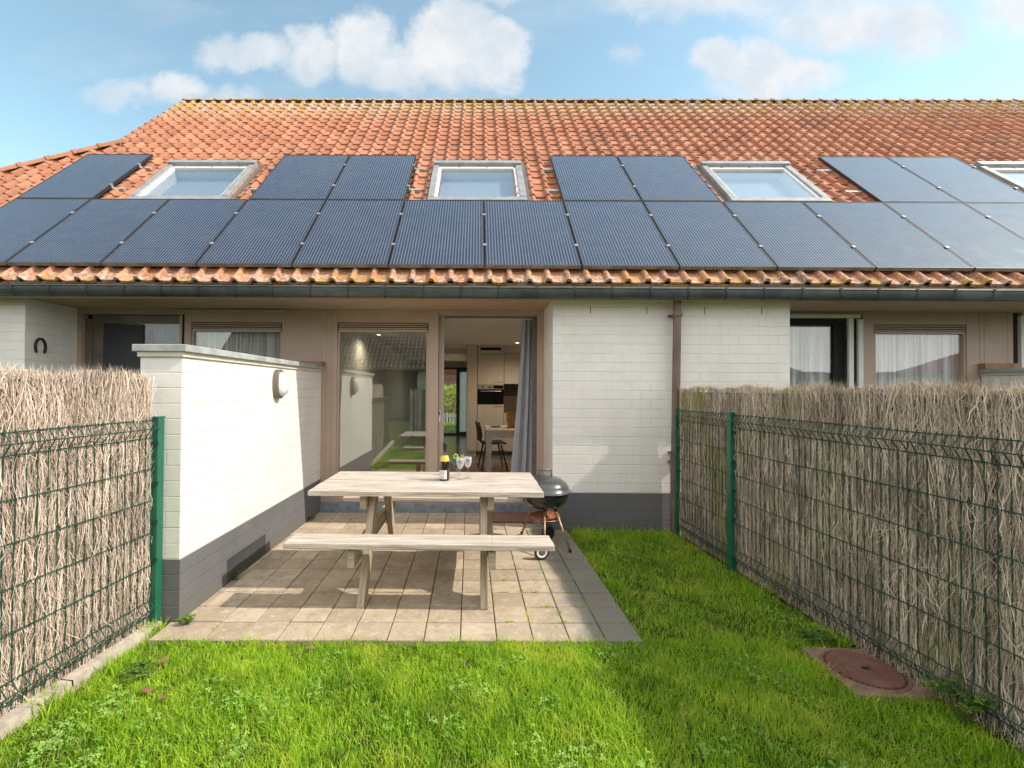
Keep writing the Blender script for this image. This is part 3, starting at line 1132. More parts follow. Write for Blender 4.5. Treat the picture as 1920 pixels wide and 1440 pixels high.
# open sliding door: the leaf is pushed behind the fixed window, its edge shows
sd = MB()
sd.box(-.466, -.401, YF + .055, YF + .105, .13, 2.407)
sd.box(-.61, -.53, YF + .105, YF + .14, .13, 2.407)
sdo = part(sd, 'sliding_door', M_BEIGE2, bevel=.003)
hd = MB().box(-.462, -.437, YF + .035, YF + .0545, 1.09, 1.245)
hdo = sub(hd, 'handle', M_WHITEP, sdo, bevel=.004)
sub(MB().box(-.455, -.444, YF + .026, YF + .0345, 1.18, 1.225), 'lock', M_BLACK, hdo)
fr_ = MB()
fr_.box(.700, .7445, YF + .05, YF + .14, .13, 2.407)
fr_.box(-.401, .700, YF + .06, YF + .14, 2.392, 2.4075)
part(fr_, 'door_frame', M_TAUPE)

# left neighbour front
fa = MB()
fa.box(-2.395, -1.901, YF + .001, YF + .10, 0, 2.4725)
fa.box(-3.60, -3.520, YF + .0, YF + .10, 0, 2.4725)
fa.box(-3.520, -2.395, YF + .003, YF + .10, 2.31, 2.4725)
fa.box(-3.520, -2.395, YF + .002, YF + .10, 0, .3)
fa.box(-4.93, -3.605, YF - .004, YF + .10, 2.407, 2.4725)
fa.box(-4.93, -4.875, YF - .003, YF + .10, 0, 2.407)
fa.box(-3.662, -3.630, YF - .003, YF + .10, 0, 2.407)
pn2 = part(fa, 'facade_panel', M_BEIGE, bevel=.003)
sub(MB().box(-3.63, -2.33, YF - .03, YF - .005, 2.43, 2.46), 'screen_rail', M_BEIGE2, pn2)
sub(MB().box(-3.629, -3.601, YF + .004, YF + .05, .1, 2.40), 'shadow_gap', M_DARKGAP, pn2)
window(-3.518, -2.397, .30, 2.195, M_GLASS2)
df = MB()
df.box(-4.875, -4.79, YF + .05, YF + .12, .1, 2.35)
df.box(-4.79, -4.66, YF + .07, YF + .12, .1, 2.35)
df.box(-4.79, -3.662, YF + .06, YF + .12, 2.30, 2.40)
ldo = part(df, 'patio_door', M_TAUPE)
sub(MB().box(-4.66, -3.663, YF + .085, YF + .091, .1, 2.30), 'pane', M_GLASSD, ldo)
sub(MB().box(-4.655, -4.16, YF + .075, YF + .0765, .1, 2.29), 'insect_screen', M_SCREEN, ldo)
c_ = cloth(-4.15, -3.665, .1, 2.31, YF + .25, .012, 9, 'curtain', M_CLOTHG)
tag(c_, 'dark grey pleated curtain behind the glass door of the left neighbour', 'curtain')
# vertical blinds of the left window
vb = MB()
for k in range(13):
    x = -3.50 + k * .088
    vb.box(-.040, .040, -.001, .001, .3, 2.30, rnd=random.random(), M=Matrix.Translation((x, YF + .2, 0)) @ Matrix.Rotation(R(28), 4, 'Z'))
tag(vb.build('vertical_blind', M_SHEER), 'white vertical slat blind inside the left neighbour window', 'blind')

# right neighbour front
fa = MB()
fa.box(4.705, 4.848, YF, YF + .10, 0, 2.4725)
fa.box(5.965, 6.525, YF + .001, YF + .10, 0, 2.4725)
fa.box(3.38, 4.705, YF + .002, YF + .10, 2.44, 2.4725)
fa.box(4.848, 5.965, YF + .003, YF + .10, 2.322, 2.4725)
fa.box(4.848, 5.965, YF + .002, YF + .10, 0, .3)
pn3 = part(fa, 'facade_panel', M_BEIGE, bevel=.003)
sm = MB()
for x in (6.12, 6.175, 6.46):
    sm.box(x - .0015, x + .0015, YF - .0006, YF + .002, .12, 2.46)
sub(sm, 'panel_seam', M_TAUPE, pn3)
window(4.850, 5.963, .30, 2.208, M_GLASS2)
ws = MB()
ws.box(3.40, 4.660, YF - .03, YF + .02, 2.395, 2.4385)
ws.box(4.530, 4.590, YF - .012, YF + .02, .1, 2.394)
ws.box(4.640, 4.700, YF - .02, YF + .02, .1, 2.380)
part(ws, 'insect_screen_frame', M_WFRAME, bevel=.003)
df = MB()
df.box(3.40, 4.44, YF + .05, YF + .12, 2.32, 2.394)
df.box(4.40, 4.528, YF + .06, YF + .13, .1, 2.32)
df.box(4.591, 4.639, YF + .01, YF + .05, .1, 2.394)
rdo = part(df, 'patio_door', M_DARKGAP)
sub(MB().box(3.40, 4.40, YF + .085, YF + .091, .1, 2.32), 'pane', M_GLASS2, rdo)
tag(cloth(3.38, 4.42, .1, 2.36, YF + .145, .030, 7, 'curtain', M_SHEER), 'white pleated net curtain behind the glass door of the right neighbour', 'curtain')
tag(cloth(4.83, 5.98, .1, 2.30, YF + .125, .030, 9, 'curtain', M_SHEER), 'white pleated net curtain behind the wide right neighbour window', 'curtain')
# unit further right
fa = MB()
fa.box(6.60, 6.66, YF - .02, YF + .05, 0, 2.43)
fa.box(6.66, 14.0, YF + .01, YF + .10, 2.32, 2.4725)
fa.box(7.85, 8.10, YF, YF + .10, 0, 2.32)
part(fa, 'screen_frame', M_WFRAME)
fa = MB()
fa.box(6.526, 6.599, YF + .02, YF + .10, 0, 2.47)
part(fa, 'shadow_gap', M_DARKGAP)
window(6.67, 7.84, .3, 2.20)
part(MB().box(8.1, 14, W, 5.8, -.1, 2.4725), 'brick_wall', M_WHITE)

# rooms: closed shells behind the fronts
def shell(x0, x1, y0, y1, z0, z1, wallm, floorm, ceilm, back=True):
    b = MB()
    b.box(x0 - .1, x0, y0, y1, z0, z1); b.box(x1, x1 + .1, y0, y1, z0, z1)
    if back: b.box(x0, x1, y1, y1 + .1, z0, z1)
    part(b, 'room_wall', wallm)
    part(MB().box(x0 - .1, x1 + .1, y0 - .02, y1 + .1, z0 - .1, z0), 'room_floor', floorm)
    part(MB().box(x0 - .1, x1 + .1, y0 - .0, y1 + .1, z1, z1 + .05), 'room_ceiling', ceilm)


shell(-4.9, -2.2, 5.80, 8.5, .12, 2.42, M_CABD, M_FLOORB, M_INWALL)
shell(3.3, 8.9, 5.80, 8.5, .12, 2.42, M_INWALL, M_FLOORB, M_INWALL)
# middle room, open at the far end to a glazed door
BY = 13.9
shell(-1.85, 2.05, 5.75, BY, .12, 2.42, M_INWALL, M_FLOORG, M_CEIL, back=False)
part(MB().box(-1.85, 2.05, 5.78, 8.7, .1201, .124), 'wood_floor', M_FLOORB)
bw = MB()
bw.box(-1.85, -1.10, BY, BY + .1, .12, 2.42)
bw.box(-1.10, 2.05, BY, BY + .1, 2.16, 2.42)
bw.box(-.22, 2.05, BY, BY + .1, .12, 2.16)
part(bw, 'back_wall', M_INWALL)
fd = MB()
fd.box(-1.10, -1.0, BY + .02, BY + .08, .12, 2.16)
fd.box(-.60, -.50, BY + .02, BY + .08, .12, 2.16)
fd.box(-.25, -.22, BY + .02, BY + .08, .12, 2.16)
fd.box(-1.0, -.60, BY + .02, BY + .08, 2.10, 2.16)
fd.box(-1.0, -.60, BY + .02, BY + .08, .12, .17)
fd.box(-.50, -.25, BY + .02, BY + .08, .12, .22)
fd.box(-.50, -.25, BY + .02, BY + .08, 2.03, 2.16)
fdo = part(fd, 'front_door', M_ANTH)
sub(MB().box(-1.0, -.60, BY + .04, BY + .05, .17, 2.10), 'pane', M_GLASS, fdo)
sub(MB().box(-.50, -.25, BY + .04, BY + .05, .22, 2.03), 'frosted_pane', M_FROST, fdo)
part(MB().box(-1.85, -.2, 11.6, 11.75, 2.22, 2.42), 'ceiling_beam', M_INWALL)
part(MB().box(-1.85, -.2, 10.4, 10.5, 2.30, 2.42), 'ceiling_beam', M_INWALL)
part(MB().box(-.20, .0, 9.62, 13.9, .12, 2.42), 'partition_wall', M_CAB)

# kitchen cabinets
KY = 9.6
kc = MB()
kc.box(-.185, .020, KY - .02, KY + .5, .22, 2.419)
kc.box(.030, .574, KY, KY + .6, .22, 1.193)
kc.box(.030, .574, KY, KY + .6, 1.60, 2.232)
kc.box(.030, .574, KY, KY + .6, 2.24, 2.419)
kc.box(.030, .574, KY + .3, KY + .6, 1.193, 1.60)
kc.box(.584, 2.04, KY + .02, KY + .4, 1.62, 2.245)
kc.box(.584, 2.04, KY + .02, KY + .4, 2.255, 2.419)
kc.box(.584, 2.04, KY + .0, KY + .6, .22, 1.00)
kco = part(kc, 'kitchen_cabinet', M_CAB, bevel=.002)
sub(MB().box(.086, .52, KY - .003, KY + .02, 2.316, 2.375), 'vent_grille', M_DARKGAP, kco)
sub(MB().box(-.185, 2.04, KY + .05, KY + .5, .12, .219), 'plinth', M_TAUPE, kco)
sub(MB().box(.584, 2.04, KY + .45, KY + .6, 1.00, 1.62), 'backsplash', M_CABD, kco)
for z in (1.655, 1.15):
    sub(MB().box(.36, .55, KY - .012, KY - .002, z - .006, z + .006), 'door_handle', M_STEEL, kco)
ov = MB().box(.034, .570, KY - .012, KY + .29, 1.505, 1.597)
ovo = empty('oven', (.30, KY, 1.195), label='built in black glass oven with steel control strip in the tall kitchen cabinet', cat='oven')
def osub(mb, name, m, **k):
    o = mb.build(name, m, **k)
    o.parent = ovo
    o.matrix_parent_inverse = Matrix.Translation(-Vector((.30, KY, 1.195)))
    return o
osub(ov, 'control_strip', M_STEEL)
osub(MB().box(.034, .570, KY - .014, KY + .29, 1.197, 1.5045), 'oven_door', M_BGLASS)
osub(MB().box(.36, .56, KY - .015, KY - .0125, 1.52, 1.585), 'display', M_BGLASS)
osub(MB().tube([(.08, KY - .04, 1.465), (.52, KY - .04, 1.465)], .008, 8), 'door_bar', M_STEEL)
for x in (.14, .28):
    osub(MB().tube([(x, KY - .03, 1.55), (x, KY - .013, 1.55)], .018, 12), 'knob', M_BLACK)

# dining table
dt = empty('dining_table', (.60, 7.65, .12), label='light grey oak dining table inside the open patio door', cat='table')
def lsub(root, mb, name, m, **k):
    o = mb.build(name, m, **k)
    o.parent = root
    return o
lsub(dt, MB().box(-.445, .9, -.47, .50, .72, .75, grain=True), 'table_top', M_TBL, bevel=.003)
for sx in (-.40, .85):
    for sy in (-.42, .45):
        lsub(dt, MB().box(sx - .045, sx + .045, sy - .045, sy + .045, 0, .7195), 'leg', M_TBL, bevel=.003)
lsub(dt, MB().box(-.355, .80, -.46, -.44, .63, .7195).box(-.44, -.42, -.375, .405, .63, .7195), 'apron', M_TBL)


def chair(loc, rz, label):
    c = empty('dining_chair', loc, rz, label, 'chair', 'black chairs at the dining table')
    m_ = MB()
    pts = []
    # moulded shell: seat curving up into a back (profile in x,z), chair faces +x
    prof_ = [(.24, .44), (.20, .455), (.10, .445), (-.05, .435), (-.15, .45), (-.20, .50), (-.225, .60), (-.245, .72), (-.265, .82)]
    for s_, th in ((1, 0), (-1, .012)):
        pass
    n = 7
    V_ = []
    for (px, pz) in prof_:
        wdt = .21 if pz < .5 else .21 - (pz - .5) * .12
        for k in range(n):
            u = -1 + 2 * k / (n - 1)
            V_.append((px + (.05 * u * u if pz > .5 else 0), u * wdt, pz + (.03 * u * u if pz < .5 else 0)))
    m_.v = V_
    for j in range(len(prof_) - 1):
        for k in range(n - 1):
            a = j * n + k
            m_.f.append((a, a + 1, a + n + 1, a + n)); m_.uv.append([(0, 0)] * 4); m_.rnd.append(.5)
    sh = lsub(c, m_, 'seat_shell', M_BLACK, smooth=True)
    so_ = sh.modifiers.new('thick', 'SOLIDIFY'); so_.thickness = .014
    for sx, sy in ((.19, .17), (.19, -.17), (-.14, .17), (-.14, -.17)):
        lsub(c, MB().tube([(sx * .8, sy * .8, .435), (sx * 1.35, sy * 1.25, 0)], [.016, .011], 8), 'leg', M_BLACK, smooth=True)
    return c


chair((.26, 8.05, .12), R(8), 'black shell chair pushed under the left side of the dining table')
chair((.98, 8.35, .12), R(-100), 'black chair at the far side of the table, half behind the curtain')
# paper bag + dish on the table
bg_ = MB()
P0 = [(-.12, -.07, 0), (.12, -.07, 0), (.12, .07, 0), (-.12, .07, 0)]
P1 = [(-.15, -.08, .14), (.14, -.085, .15), (.14, .08, .16), (-.14, .08, .13)]
P2 = [(-.17, -.03, .27), (.12, -.05, .25), (.15, .05, .28), (-.11, .06, .24)]
for A, B in ((P0, P1), (P1, P2)):
    for k in range(4):
        bg_.face([A[k], A[(k + 1) % 4], B[(k + 1) % 4], B[k]])
bg_.face(P0)
o = bg_.build('paper_bag', M_BAG)
o.location = (.66, 7.72, .871)
o.rotation_euler = (0, 0, R(15))
o.modifiers.new('thick', 'SOLIDIFY').thickness = .002
tag(o, 'crumpled open brown paper bag on the dining table', 'bag')
o = MB().lathe([(.001, .0), (.06, .0), (.10, .02), (.105, .022), (.10, .024), (.06, .006), (.001, .005)], n=24).build('plate', M_ZINCL, smooth=True)
o.location = (.33, 7.75, .871)
tag(o, 'pale grey plate on the dining table in front of the bag', 'plate')

cu = cloth(.585, .735, .20, 2.39, YF + .22, .028, 3.0, 'curtain', M_CLOTHG, flarel=.17)
tag(cu, 'blue grey curtain gathered at the right side of the open patio door', 'curtain')

# lit ceiling spots
def spot(loc, power, lab, size=.035):
    e = empty('ceiling_spotlight', loc, 0, lab, 'ceiling light', 'ceiling spotlights')
    lsub(e, MB().lathe([(.001, 0), (.05, 0), (.05, -.012), (.035, -.02), (.035, -.055), (.03, -.06)], n=20), 'housing', M_WFRAME, smooth=True)
    lsub(e, MB().lathe([(.001, -.062), (.027, -.062), (.028, -.05)], n=16), 'bulb', M_LAMP)
    l = bpy.data.lights.new('spot_light', 'SPOT')
    l.energy = power; l.color = (1, .78, .55); l.spot_size = R(165); l.spot_blend = .7; l.shadow_soft_size = .03
    lo = bpy.data.objects.new('spot_light', l)
    COL.objects.link(lo); lo.parent = e; lo.location = (0, 0, -.07)
spot((.75, 8.45, 2.419), 34, 'lit ceiling spotlight in front of the kitchen cabinets')
spot((-1.55, 7.3, 2.419), 16, 'lit ceiling spotlight seen through the top of the fixed window')
spot((-.42, 10.95, 2.419), 18, 'small ceiling spotlight in the hall behind the open door')

# ------------------------------------------------------------------ garden walls
def garden_wall(x0, x1, y0, label, light=False):
    r_ = empty('garden_wall', ((x0 + x1) / 2, y0, 0), 0, label, 'wall')
    IV = Matrix.Translation(-Vector(((x0 + x1) / 2, y0, 0)))
    def s_(mb, name, m, **k):
        o = mb.build(name, m, **k); o.parent = r_; o.matrix_parent_inverse = IV; return o
    s_(MB().box(x0, x1, y0, F - .001, ZB, 1.698), 'painted_brickwork', M_WHITE, bevel=.004)
    s_(MB().box(x0 - .002, x1 + .002, y0 - .002, F - .002, -.1, ZB), 'dark_base', M_BASE)
    s_(MB().box(x0 - .014, x1 + .014, y0 - .012, F - .0015, 1.698, 1.732), 'moulding', M_CREAM, bevel=.004)
    s_(MB().box(x0 - .04, x1 + .037, y0 - .024, F - .003, 1.732, 1.779), 'coping', M_COPE, bevel=.005)
    return r_, s_


gw, gs = garden_wall(-2.175, -1.900, 2.966, 'white painted brick garden wall with dark base and grey coping beside the patio')
# darker charcoal patch low on the wall
gs(MB().box(-1.8985, -1.8962, 3.53, 4.17, -.02, .185), 'dark_patch', brick_mat('charcoal_brick', (.045, .047, .05), (.06, .06, .062), jd=-1.2))
gs(MB().box(-2.13, -1.86, F - .11, F - .004, 1.785, 1.83), 'end_board', M_ORANGEWOOD)
garden_wall(6.13, 6.40, 2.966, 'white garden wall of the right neighbour, only its grey coping shows above the screen')
o = MB().box(6.10, 6.52, F - .08, F - .004, 1.785, 1.85).build('wood_board', M_ORANGEWOOD)
tag(o, 'brown board lying on the grey wall coping at far right', 'board')

# bulkhead wall lamp
wl_ = empty('wall_lamp', (-1.9, 4.368, 1.54), label='oval bulkhead lamp with white cover on the white garden wall', cat='wall lamp')


def ellip(prof, ry, rz, mb):
    n = 28
    base = len(mb.v)
    for (s_, xx) in prof:
        for k in range(n):
            t = 2 * math.pi * k / n
            mb.v.append((xx, math.copysign(abs(math.cos(t)) ** .85, math.cos(t)) * ry * s_, math.copysign(abs(math.sin(t)) ** .85, math.sin(t)) * rz * s_))
    for i in range(len(prof) - 1):
        for k in range(n):
            k2 = (k + 1) % n
            mb.f.append((base + i * n + k, base + i * n + k2, base + (i + 1) * n + k2, base + (i + 1) * n + k)); mb.uv.append([(0, 0)] * 4); mb.rnd.append(.5)
    return mb


lsub(wl_, ellip([(.001, .0), (1, 0.0), (1.0, .045), (.93, .055), (.84, .055), (.83, .04)], .088, .138, MB()), 'housing', M_TAUPE, smooth=True, sharp=40)
lsub(wl_, ellip([(.84, .05), (.80, .075), (.66, .098), (.42, .112), (.2, .117), (.001, .118)], .088, .138, MB()), 'cover', M_WHITEP, smooth=True)

# horseshoe on the reveal of the left neighbour
hs = MB()
pts = [(-4.918, 5.161 + .060 * math.sin(t), 1.955 + .088 * math.cos(t) - .02 * max(0, -math.cos(t))) for t in [R(-132 + 264 * k / 20) for k in range(21)]]
hs.tube(pts, [.009] + [.014] * 19 + [.009], 8)
tag(hs.build('horseshoe', M_IRON, smooth=True), 'black iron horseshoe nailed to the white side wall of the left neighbour', 'horseshoe')

# ------------------------------------------------------------------ fences
def wire_fence(label, p0, p1, posts, inward, zt=1.295, zb=.07):
    """mesh panel between p0 and p1 (x,y); inward: unit x direction of the folds"""
    root = empty('wire_fence', (p0[0], p0[1], 0), 0, label, 'fence')
    IV = Matrix.Translation(-Vector((p0[0], p0[1], 0)))
    def s_(mb, name, m, par=None, **k):
        o = mb.build(name, m, **k)
        if par is None:
            o.parent = root; o.matrix_parent_inverse = IV
        else:
            o.parent = par
        return o
    A, B = Vector((*p0, 0)), Vector((*p1, 0))
    L = (B - A).length
    d = (B - A) / L
    n_ = int(L / .05)
    wm = MB()
    iv = Vector((inward, 0, 0))
    for k in range(n_ + 1):
        b = A + d * (k * .05)
        z0, z1 = zb, zt
        jit = lambda: Vector((random.gauss(0, .0012), random.gauss(0, .0012), 0))
        pts = [b + Vector((0, 0, z0 - .03)), b + Vector((0, 0, z0 + .005)) + iv * .0, b + iv * .032 + Vector((0, 0, z0 + .05)), b + Vector((0, 0, z0 + .10))]
        pts += [b + jit() + Vector((0, 0, z)) for z in (.4, .65, .9)]
        pts += [b + Vector((0, 0, z1 - .105)), b + iv * .034 + Vector((0, 0, z1 - .052)), b + Vector((0, 0, z1)), b + Vector((0, 0, z1 + .012))]
        wm.tube(pts, .0031, 5, caps=False)
    for z, off in ((zt, .0), (zt - .052, .035), (zt - .107, 0), (.99, 0), (.79, 0), (.59, 0), (.39, 0), (zb + .10, 0), (zb + .05, .033), (zb + .005, 0)):
        a, b = A + iv * (off + .005), B + iv * (off + .005)
        m_ = [a.lerp(b, k / 12) + Vector((random.gauss(0, .0012), 0, z + random.gauss(0, .0015))) for k in range(13)]
        wm.tube(m_, .0034, 5, caps=False)
    s_(wm, 'wire_mesh', M_GREEND)
    for (px, py) in posts:
        pb = MB()
        pb.box(px - .022, px + .022, py - .03, py + .03, -.05, zt + .012)
        po = s_(pb, 'post', M_GREEN, bevel=.004)
        s_(MB().box(px - .024, px + .024, py - .032, py + .032, zt + .0125, zt + .022), 'post_cap', M_GREEN, po)
        for z in (1.15, .90, .66, .42):
            s_(MB().box(px - .02, px + .03, py - .040, py - .0305, z - .012, z + .012), 'clip', M_GREEND, po)
    return root


wire_fence('green wire mesh fence on the left with one green post beside the garden wall', (xl_f(-1.0), -1.0), (xl_f(2.90), 2.90), [(-2.025, 2.925)], 1)
wire_fence('long green wire mesh fence on the right in front of the mossy heather screen', (xr_f(-1.0), -1.0), (xr_f(4.86), 4.86), [(2.118, 4.89), (2.168, 3.94), (xr_f(1.45) - .012, 1.45)], -1)


def heather(label, fx, y0, y1, ztop, side, matr, dens, seed):
    """brushwood screen on the line fx(y); side=-1 faces -x, +1 faces +x"""
    rg = np.random.default_rng(seed)
    root = empty('heather_screen', (fx((y0 + y1) / 2), (y0 + y1) / 2, 0), 0, label, 'screen fence')
    IV = Matrix.Translation(-root.location)
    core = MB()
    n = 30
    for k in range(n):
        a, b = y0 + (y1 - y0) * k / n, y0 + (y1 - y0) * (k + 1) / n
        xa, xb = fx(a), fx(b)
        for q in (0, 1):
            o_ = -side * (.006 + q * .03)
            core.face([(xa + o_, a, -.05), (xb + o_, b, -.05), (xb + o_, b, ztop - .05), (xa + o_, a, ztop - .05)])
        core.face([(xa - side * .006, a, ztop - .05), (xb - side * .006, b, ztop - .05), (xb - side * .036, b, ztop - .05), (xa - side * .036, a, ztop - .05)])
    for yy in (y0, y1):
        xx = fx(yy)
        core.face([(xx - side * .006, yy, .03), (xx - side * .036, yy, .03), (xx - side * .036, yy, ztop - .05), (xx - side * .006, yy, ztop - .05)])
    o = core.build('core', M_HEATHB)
    o.parent = root; o.matrix_parent_inverse = IV
    N = int(dens * (y1 - y0) * ztop)
    S = 7
    t = np.linspace(0, 1, S)[None, :]
    L = rg.uniform(.10, .36, N)
    # lengths grouped in tiers so the bundles overlap like thatch
    yc = rg.uniform(y0, y1, N)
    zc = rg.uniform(.02, ztop - .02, N)
    keep = (np.sin(yc * 61 + 2.5 * np.sin(zc * 5 + yc * 3)) + np.sin(yc * 143 + zc * 4 + 1.7 * np.sin(zc * 11))) + rg.normal(0, .9, N) > -.75
    yc, zc, L = yc[keep], zc[keep], L[keep]
    N = len(yc)
    clump = np.floor(yc / .021)
    ph = np.sin(clump * 12.9898) * 43758.5453
    ph = ph - np.floor(ph)
    yc = (clump + .5 + rg.normal(0, .26, N)) * .021
    tilt = rg.normal(0, .10, N) + (ph - .5) * .10
    wild = rg.random(N) < .24
    tilt = np.where(wild, rg.normal(0, .6, N), tilt)
    curl = rg.normal(0, .014, N) * np.where(wild, 2.5, 1)
    f1 = rg.uniform(2, 5, N); p1 = rg.uniform(0, 6.28, N)
    f2 = rg.uniform(5, 11, N); p2 = rg.uniform(0, 6.28, N)
    s_ = (t - .5)
    Z = zc[:, None] + L[:, None] * s_ * np.cos(tilt)[:, None]
    Y = yc[:, None] + L[:, None] * s_ * np.sin(tilt)[:, None] + curl[:, None] * (s_ ** 2) * 4 * L[:, None] * 3 + .0020 * np.sin(f1[:, None] * t * 3 + p1[:, None]) + .002 * np.sin(f2[:, None] * t * 3 + p2[:, None])
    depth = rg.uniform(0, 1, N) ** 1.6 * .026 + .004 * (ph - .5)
    O = depth[:, None] + .006 * np.sin(f1[:, None] * t * 2.2 + p2[:, None]) + np.where(wild, .010, 0)[:, None] * (s_ * 2) ** 2
    top = ztop - .012 + .012 * np.sin(Y * 9.1 + seed) + .010 * np.sin(Y * 23.7) + .012 * (rg.random(N))[:, None]
    Z = np.minimum(Z, top)
    Z = np.maximum(Z, .0)
    X = fx(Y) + side * (O - .004)
    P = np.stack([X, Y, Z], axis=2)
    wd = rg.uniform(.0007, .0022, N)[:, None] * (1 - .5 * np.abs(s_) * 1.2)
    sd_ = np.stack([rg.normal(0, .35, N), np.ones(N), rg.normal(0, .15, N)], axis=1)
    sd_ /= np.linalg.norm(sd_, axis=1)[:, None]
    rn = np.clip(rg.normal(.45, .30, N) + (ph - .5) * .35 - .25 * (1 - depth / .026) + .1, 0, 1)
    o = ribbons('twigs', P, wd, sd_, matr, rn)
    o.parent = root; o.matrix_parent_inverse = IV
    o['kind'] = 'stuff'
    # loose fringe along the top
    M_ = int(900 * (y1 - y0))
    yb = rg.uniform(y0, y1, M_)
    S = 5
    t = np.linspace(0, 1, S)[None, :]
    Lf = rg.uniform(.03, .085, M_)
    ti = rg.normal(0, .6, M_)
    Zf = (ztop - .035) + .012 * np.sin(yb * 9.1 + seed)[:, None] + Lf[:, None] * t * np.cos(ti)[:, None]
    Yf = yb[:, None] + Lf[:, None] * t * np.sin(ti)[:, None]
    Xf = fx(Yf) + side * (rg.uniform(-.036, .02, M_)[:, None] + rg.normal(0, .012, M_)[:, None] * t)
    P = np.stack([Xf, Yf, Zf], axis=2)
    sd_ = np.stack([rg.normal(0, .5, M_), np.ones(M_), np.zeros(M_)], axis=1)
    sd_ /= np.linalg.norm(sd_, axis=1)[:, None]
    o = ribbons('top_fringe', P, rg.uniform(.0007, .0014, M_)[:, None] * (1.1 - t), sd_, matr, np.clip(rg.normal(.65, .25, M_), 0, 1))
    o.parent = root; o.matrix_parent_inverse = IV
    o['kind'] = 'stuff'
    return root


heather('pale sunlit heather brushwood screen behind the left wire fence', lambda y: xl_f(y) - .022, .2, 2.885, 1.585, 1, M_HEATHL, 9500, 3)
heather('grey brown mossy heather brushwood screen behind the right wire fence', lambda y: xr_f(y) + .022, .2, 4.86, 1.535, -1, M_HEATHR, 9500, 5)

# ------------------------------------------------------------------ picnic table
PTO = Vector((-.38, 3.72, 0))
pt = empty('picnic_table', PTO, 0, 'weathered pale wooden picnic table with two attached benches on the patio', 'picnic table')
IV = Matrix.Translation(-PTO)


def ps(mb, name, m=M_WOOD, **k):
    o = mb.build(name, m, **k)
    o.parent = pt; o.matrix_parent_inverse = IV
    return o


for k in range(5):
    y = 3.335 + k * .161
    ps(MB().box(-1.215 + random.uniform(-.004, .004), .492 + random.uniform(-.003, .003), y, y + .1555, .722 + random.uniform(-.001, .001), .759 + random.uniform(-.0015, .0015), rnd=random.random(), grain=True), 'top_plank', bevel=.004)
for (ya, xa, xb) in ((3.075, -1.283, .525), (4.47, -1.29, .47)):
    for k in range(2):
        y = ya + k * .112
        zz = 0 if ya < 4 else -.018
        ps(MB().box(xa + random.uniform(-.004, .004), xb + random.uniform(-.004, .004), y, y + .1065, .428 + zz, zz + .466 + random.uniform(-.001, .001), rnd=random.random(), grain=True), 'seat_plank', bevel=.005)
for (X, bx) in ((-.785, -.871), (.062, .140)):
    sx = 1 if X > 0 else -1
    ps(MB().beam((X, 3.20, -.03), (X, 3.60, .722), .05, .105, (0, 1, 0), rnd=random.random()), 'leg', M_WOOD2, bevel=.003)
    ps(MB().beam((X, 4.47, -.03), (X, 4.02, .722), .05, .105, (0, 1, 0), rnd=random.random()), 'leg', M_WOOD2, bevel=.003)
    Xb = X + sx * .0515
    ps(MB().box(Xb - .024, Xb + .024, 3.105, 4.68, .295, .4095, rnd=random.random(), grain=True), 'seat_bearer', M_WOOD2, bevel=.003)
    ps(MB().box(Xb - .024, Xb + .024, 3.43, 4.08, .605, .7215, rnd=random.random(), grain=True), 'top_bearer', M_WOOD2, bevel=.003)
for o in [c for c in pt.children if c.name.startswith('leg')]:
    bm = bmesh.new(); bm.from_mesh(o.data)
    r_ = bmesh.ops.bisect_plane(bm, geom=bm.verts[:] + bm.edges[:] + bm.faces[:], plane_co=(0, 0, .004), plane_no=(0, 0, -1), clear_outer=True)
    bmesh.ops.holes_fill(bm, edges=[e for e in bm.edges if e.is_boundary])
    bm.to_mesh(o.data); bm.free()

for pl in [c for c in pt.children if 'plank' in c.name]:
    ys_p = [v.co.y for v in pl.data.vertices]; zt_ = max(v.co.z for v in pl.data.vertices)
    for X in (-.85, .115):
        for fy in (.25, .75):
            y_ = min(ys_p) + (max(ys_p) - min(ys_p)) * fy
            so_ = MB().lathe([(.0048, zt_ - .001), (.0048, zt_ + .0006), (.001, zt_ + .0002)], c=(X + random.uniform(-.006, .006), y_, 0), n=10).build('screw', M_TAUPE)
            so_.parent = pl

# ------------------------------------------------------------------ bottle, glasses, posy
TZ = .7615
bt = empty('wine_bottle', (-.252, 3.745, TZ), 0, 'dark sparkling wine bottle with yellow neck band standing on the picnic table', 'bottle')


def glassy(name, col, rough=.05):
    m, t = mat(name)
    b = t.n('ShaderNodeBsdfPrincipled', inp={'Base Color': col, 'Roughness': rough, 'Specular IOR Level': .7, 'Coat Weight': .6, 'Coat Roughness': .03})
    out(t, b.outputs[0])
    return m


M_BOTTLE = glassy('dark_green_glass', (.018, .014, .008))
lsub(bt, MB().lathe([(.001, .0), (.036, .0), (.040, .006), (.041, .04), (.041, .13), (.039, .155), (.032, .185), (.024, .205), (.017, .228), (.0145, .25), (.0135, .272)], n=32), 'body', M_BOTTLE, smooth=True)
lsub(bt, MB().lathe([(.0315, .1895), (.0255, .2045), (.0205, .216), (.0335, .182), (.0315, .1895)][:3], n=32), 'shoulder', M_BOTTLE, smooth=True)
lsub(bt, MB().lathe([(.0395, .158), (.0352, .1775), (.0325, .188), (.0258, .204)], n=32), 'yellow_band', simple('yellow_foil', (.75, .45, .06), .4), smooth=True)
lsub(bt, MB().lathe([(.0148, .245), (.0150, .27), (.0165, .272), (.0165, .287), (.0155, .30), (.012, .309), (.001, .311)], n=24), 'neck_foil', simple('dark_foil', (.03, .03, .035), .35, metal=.5), smooth=True)
lab = MB()
n = 14
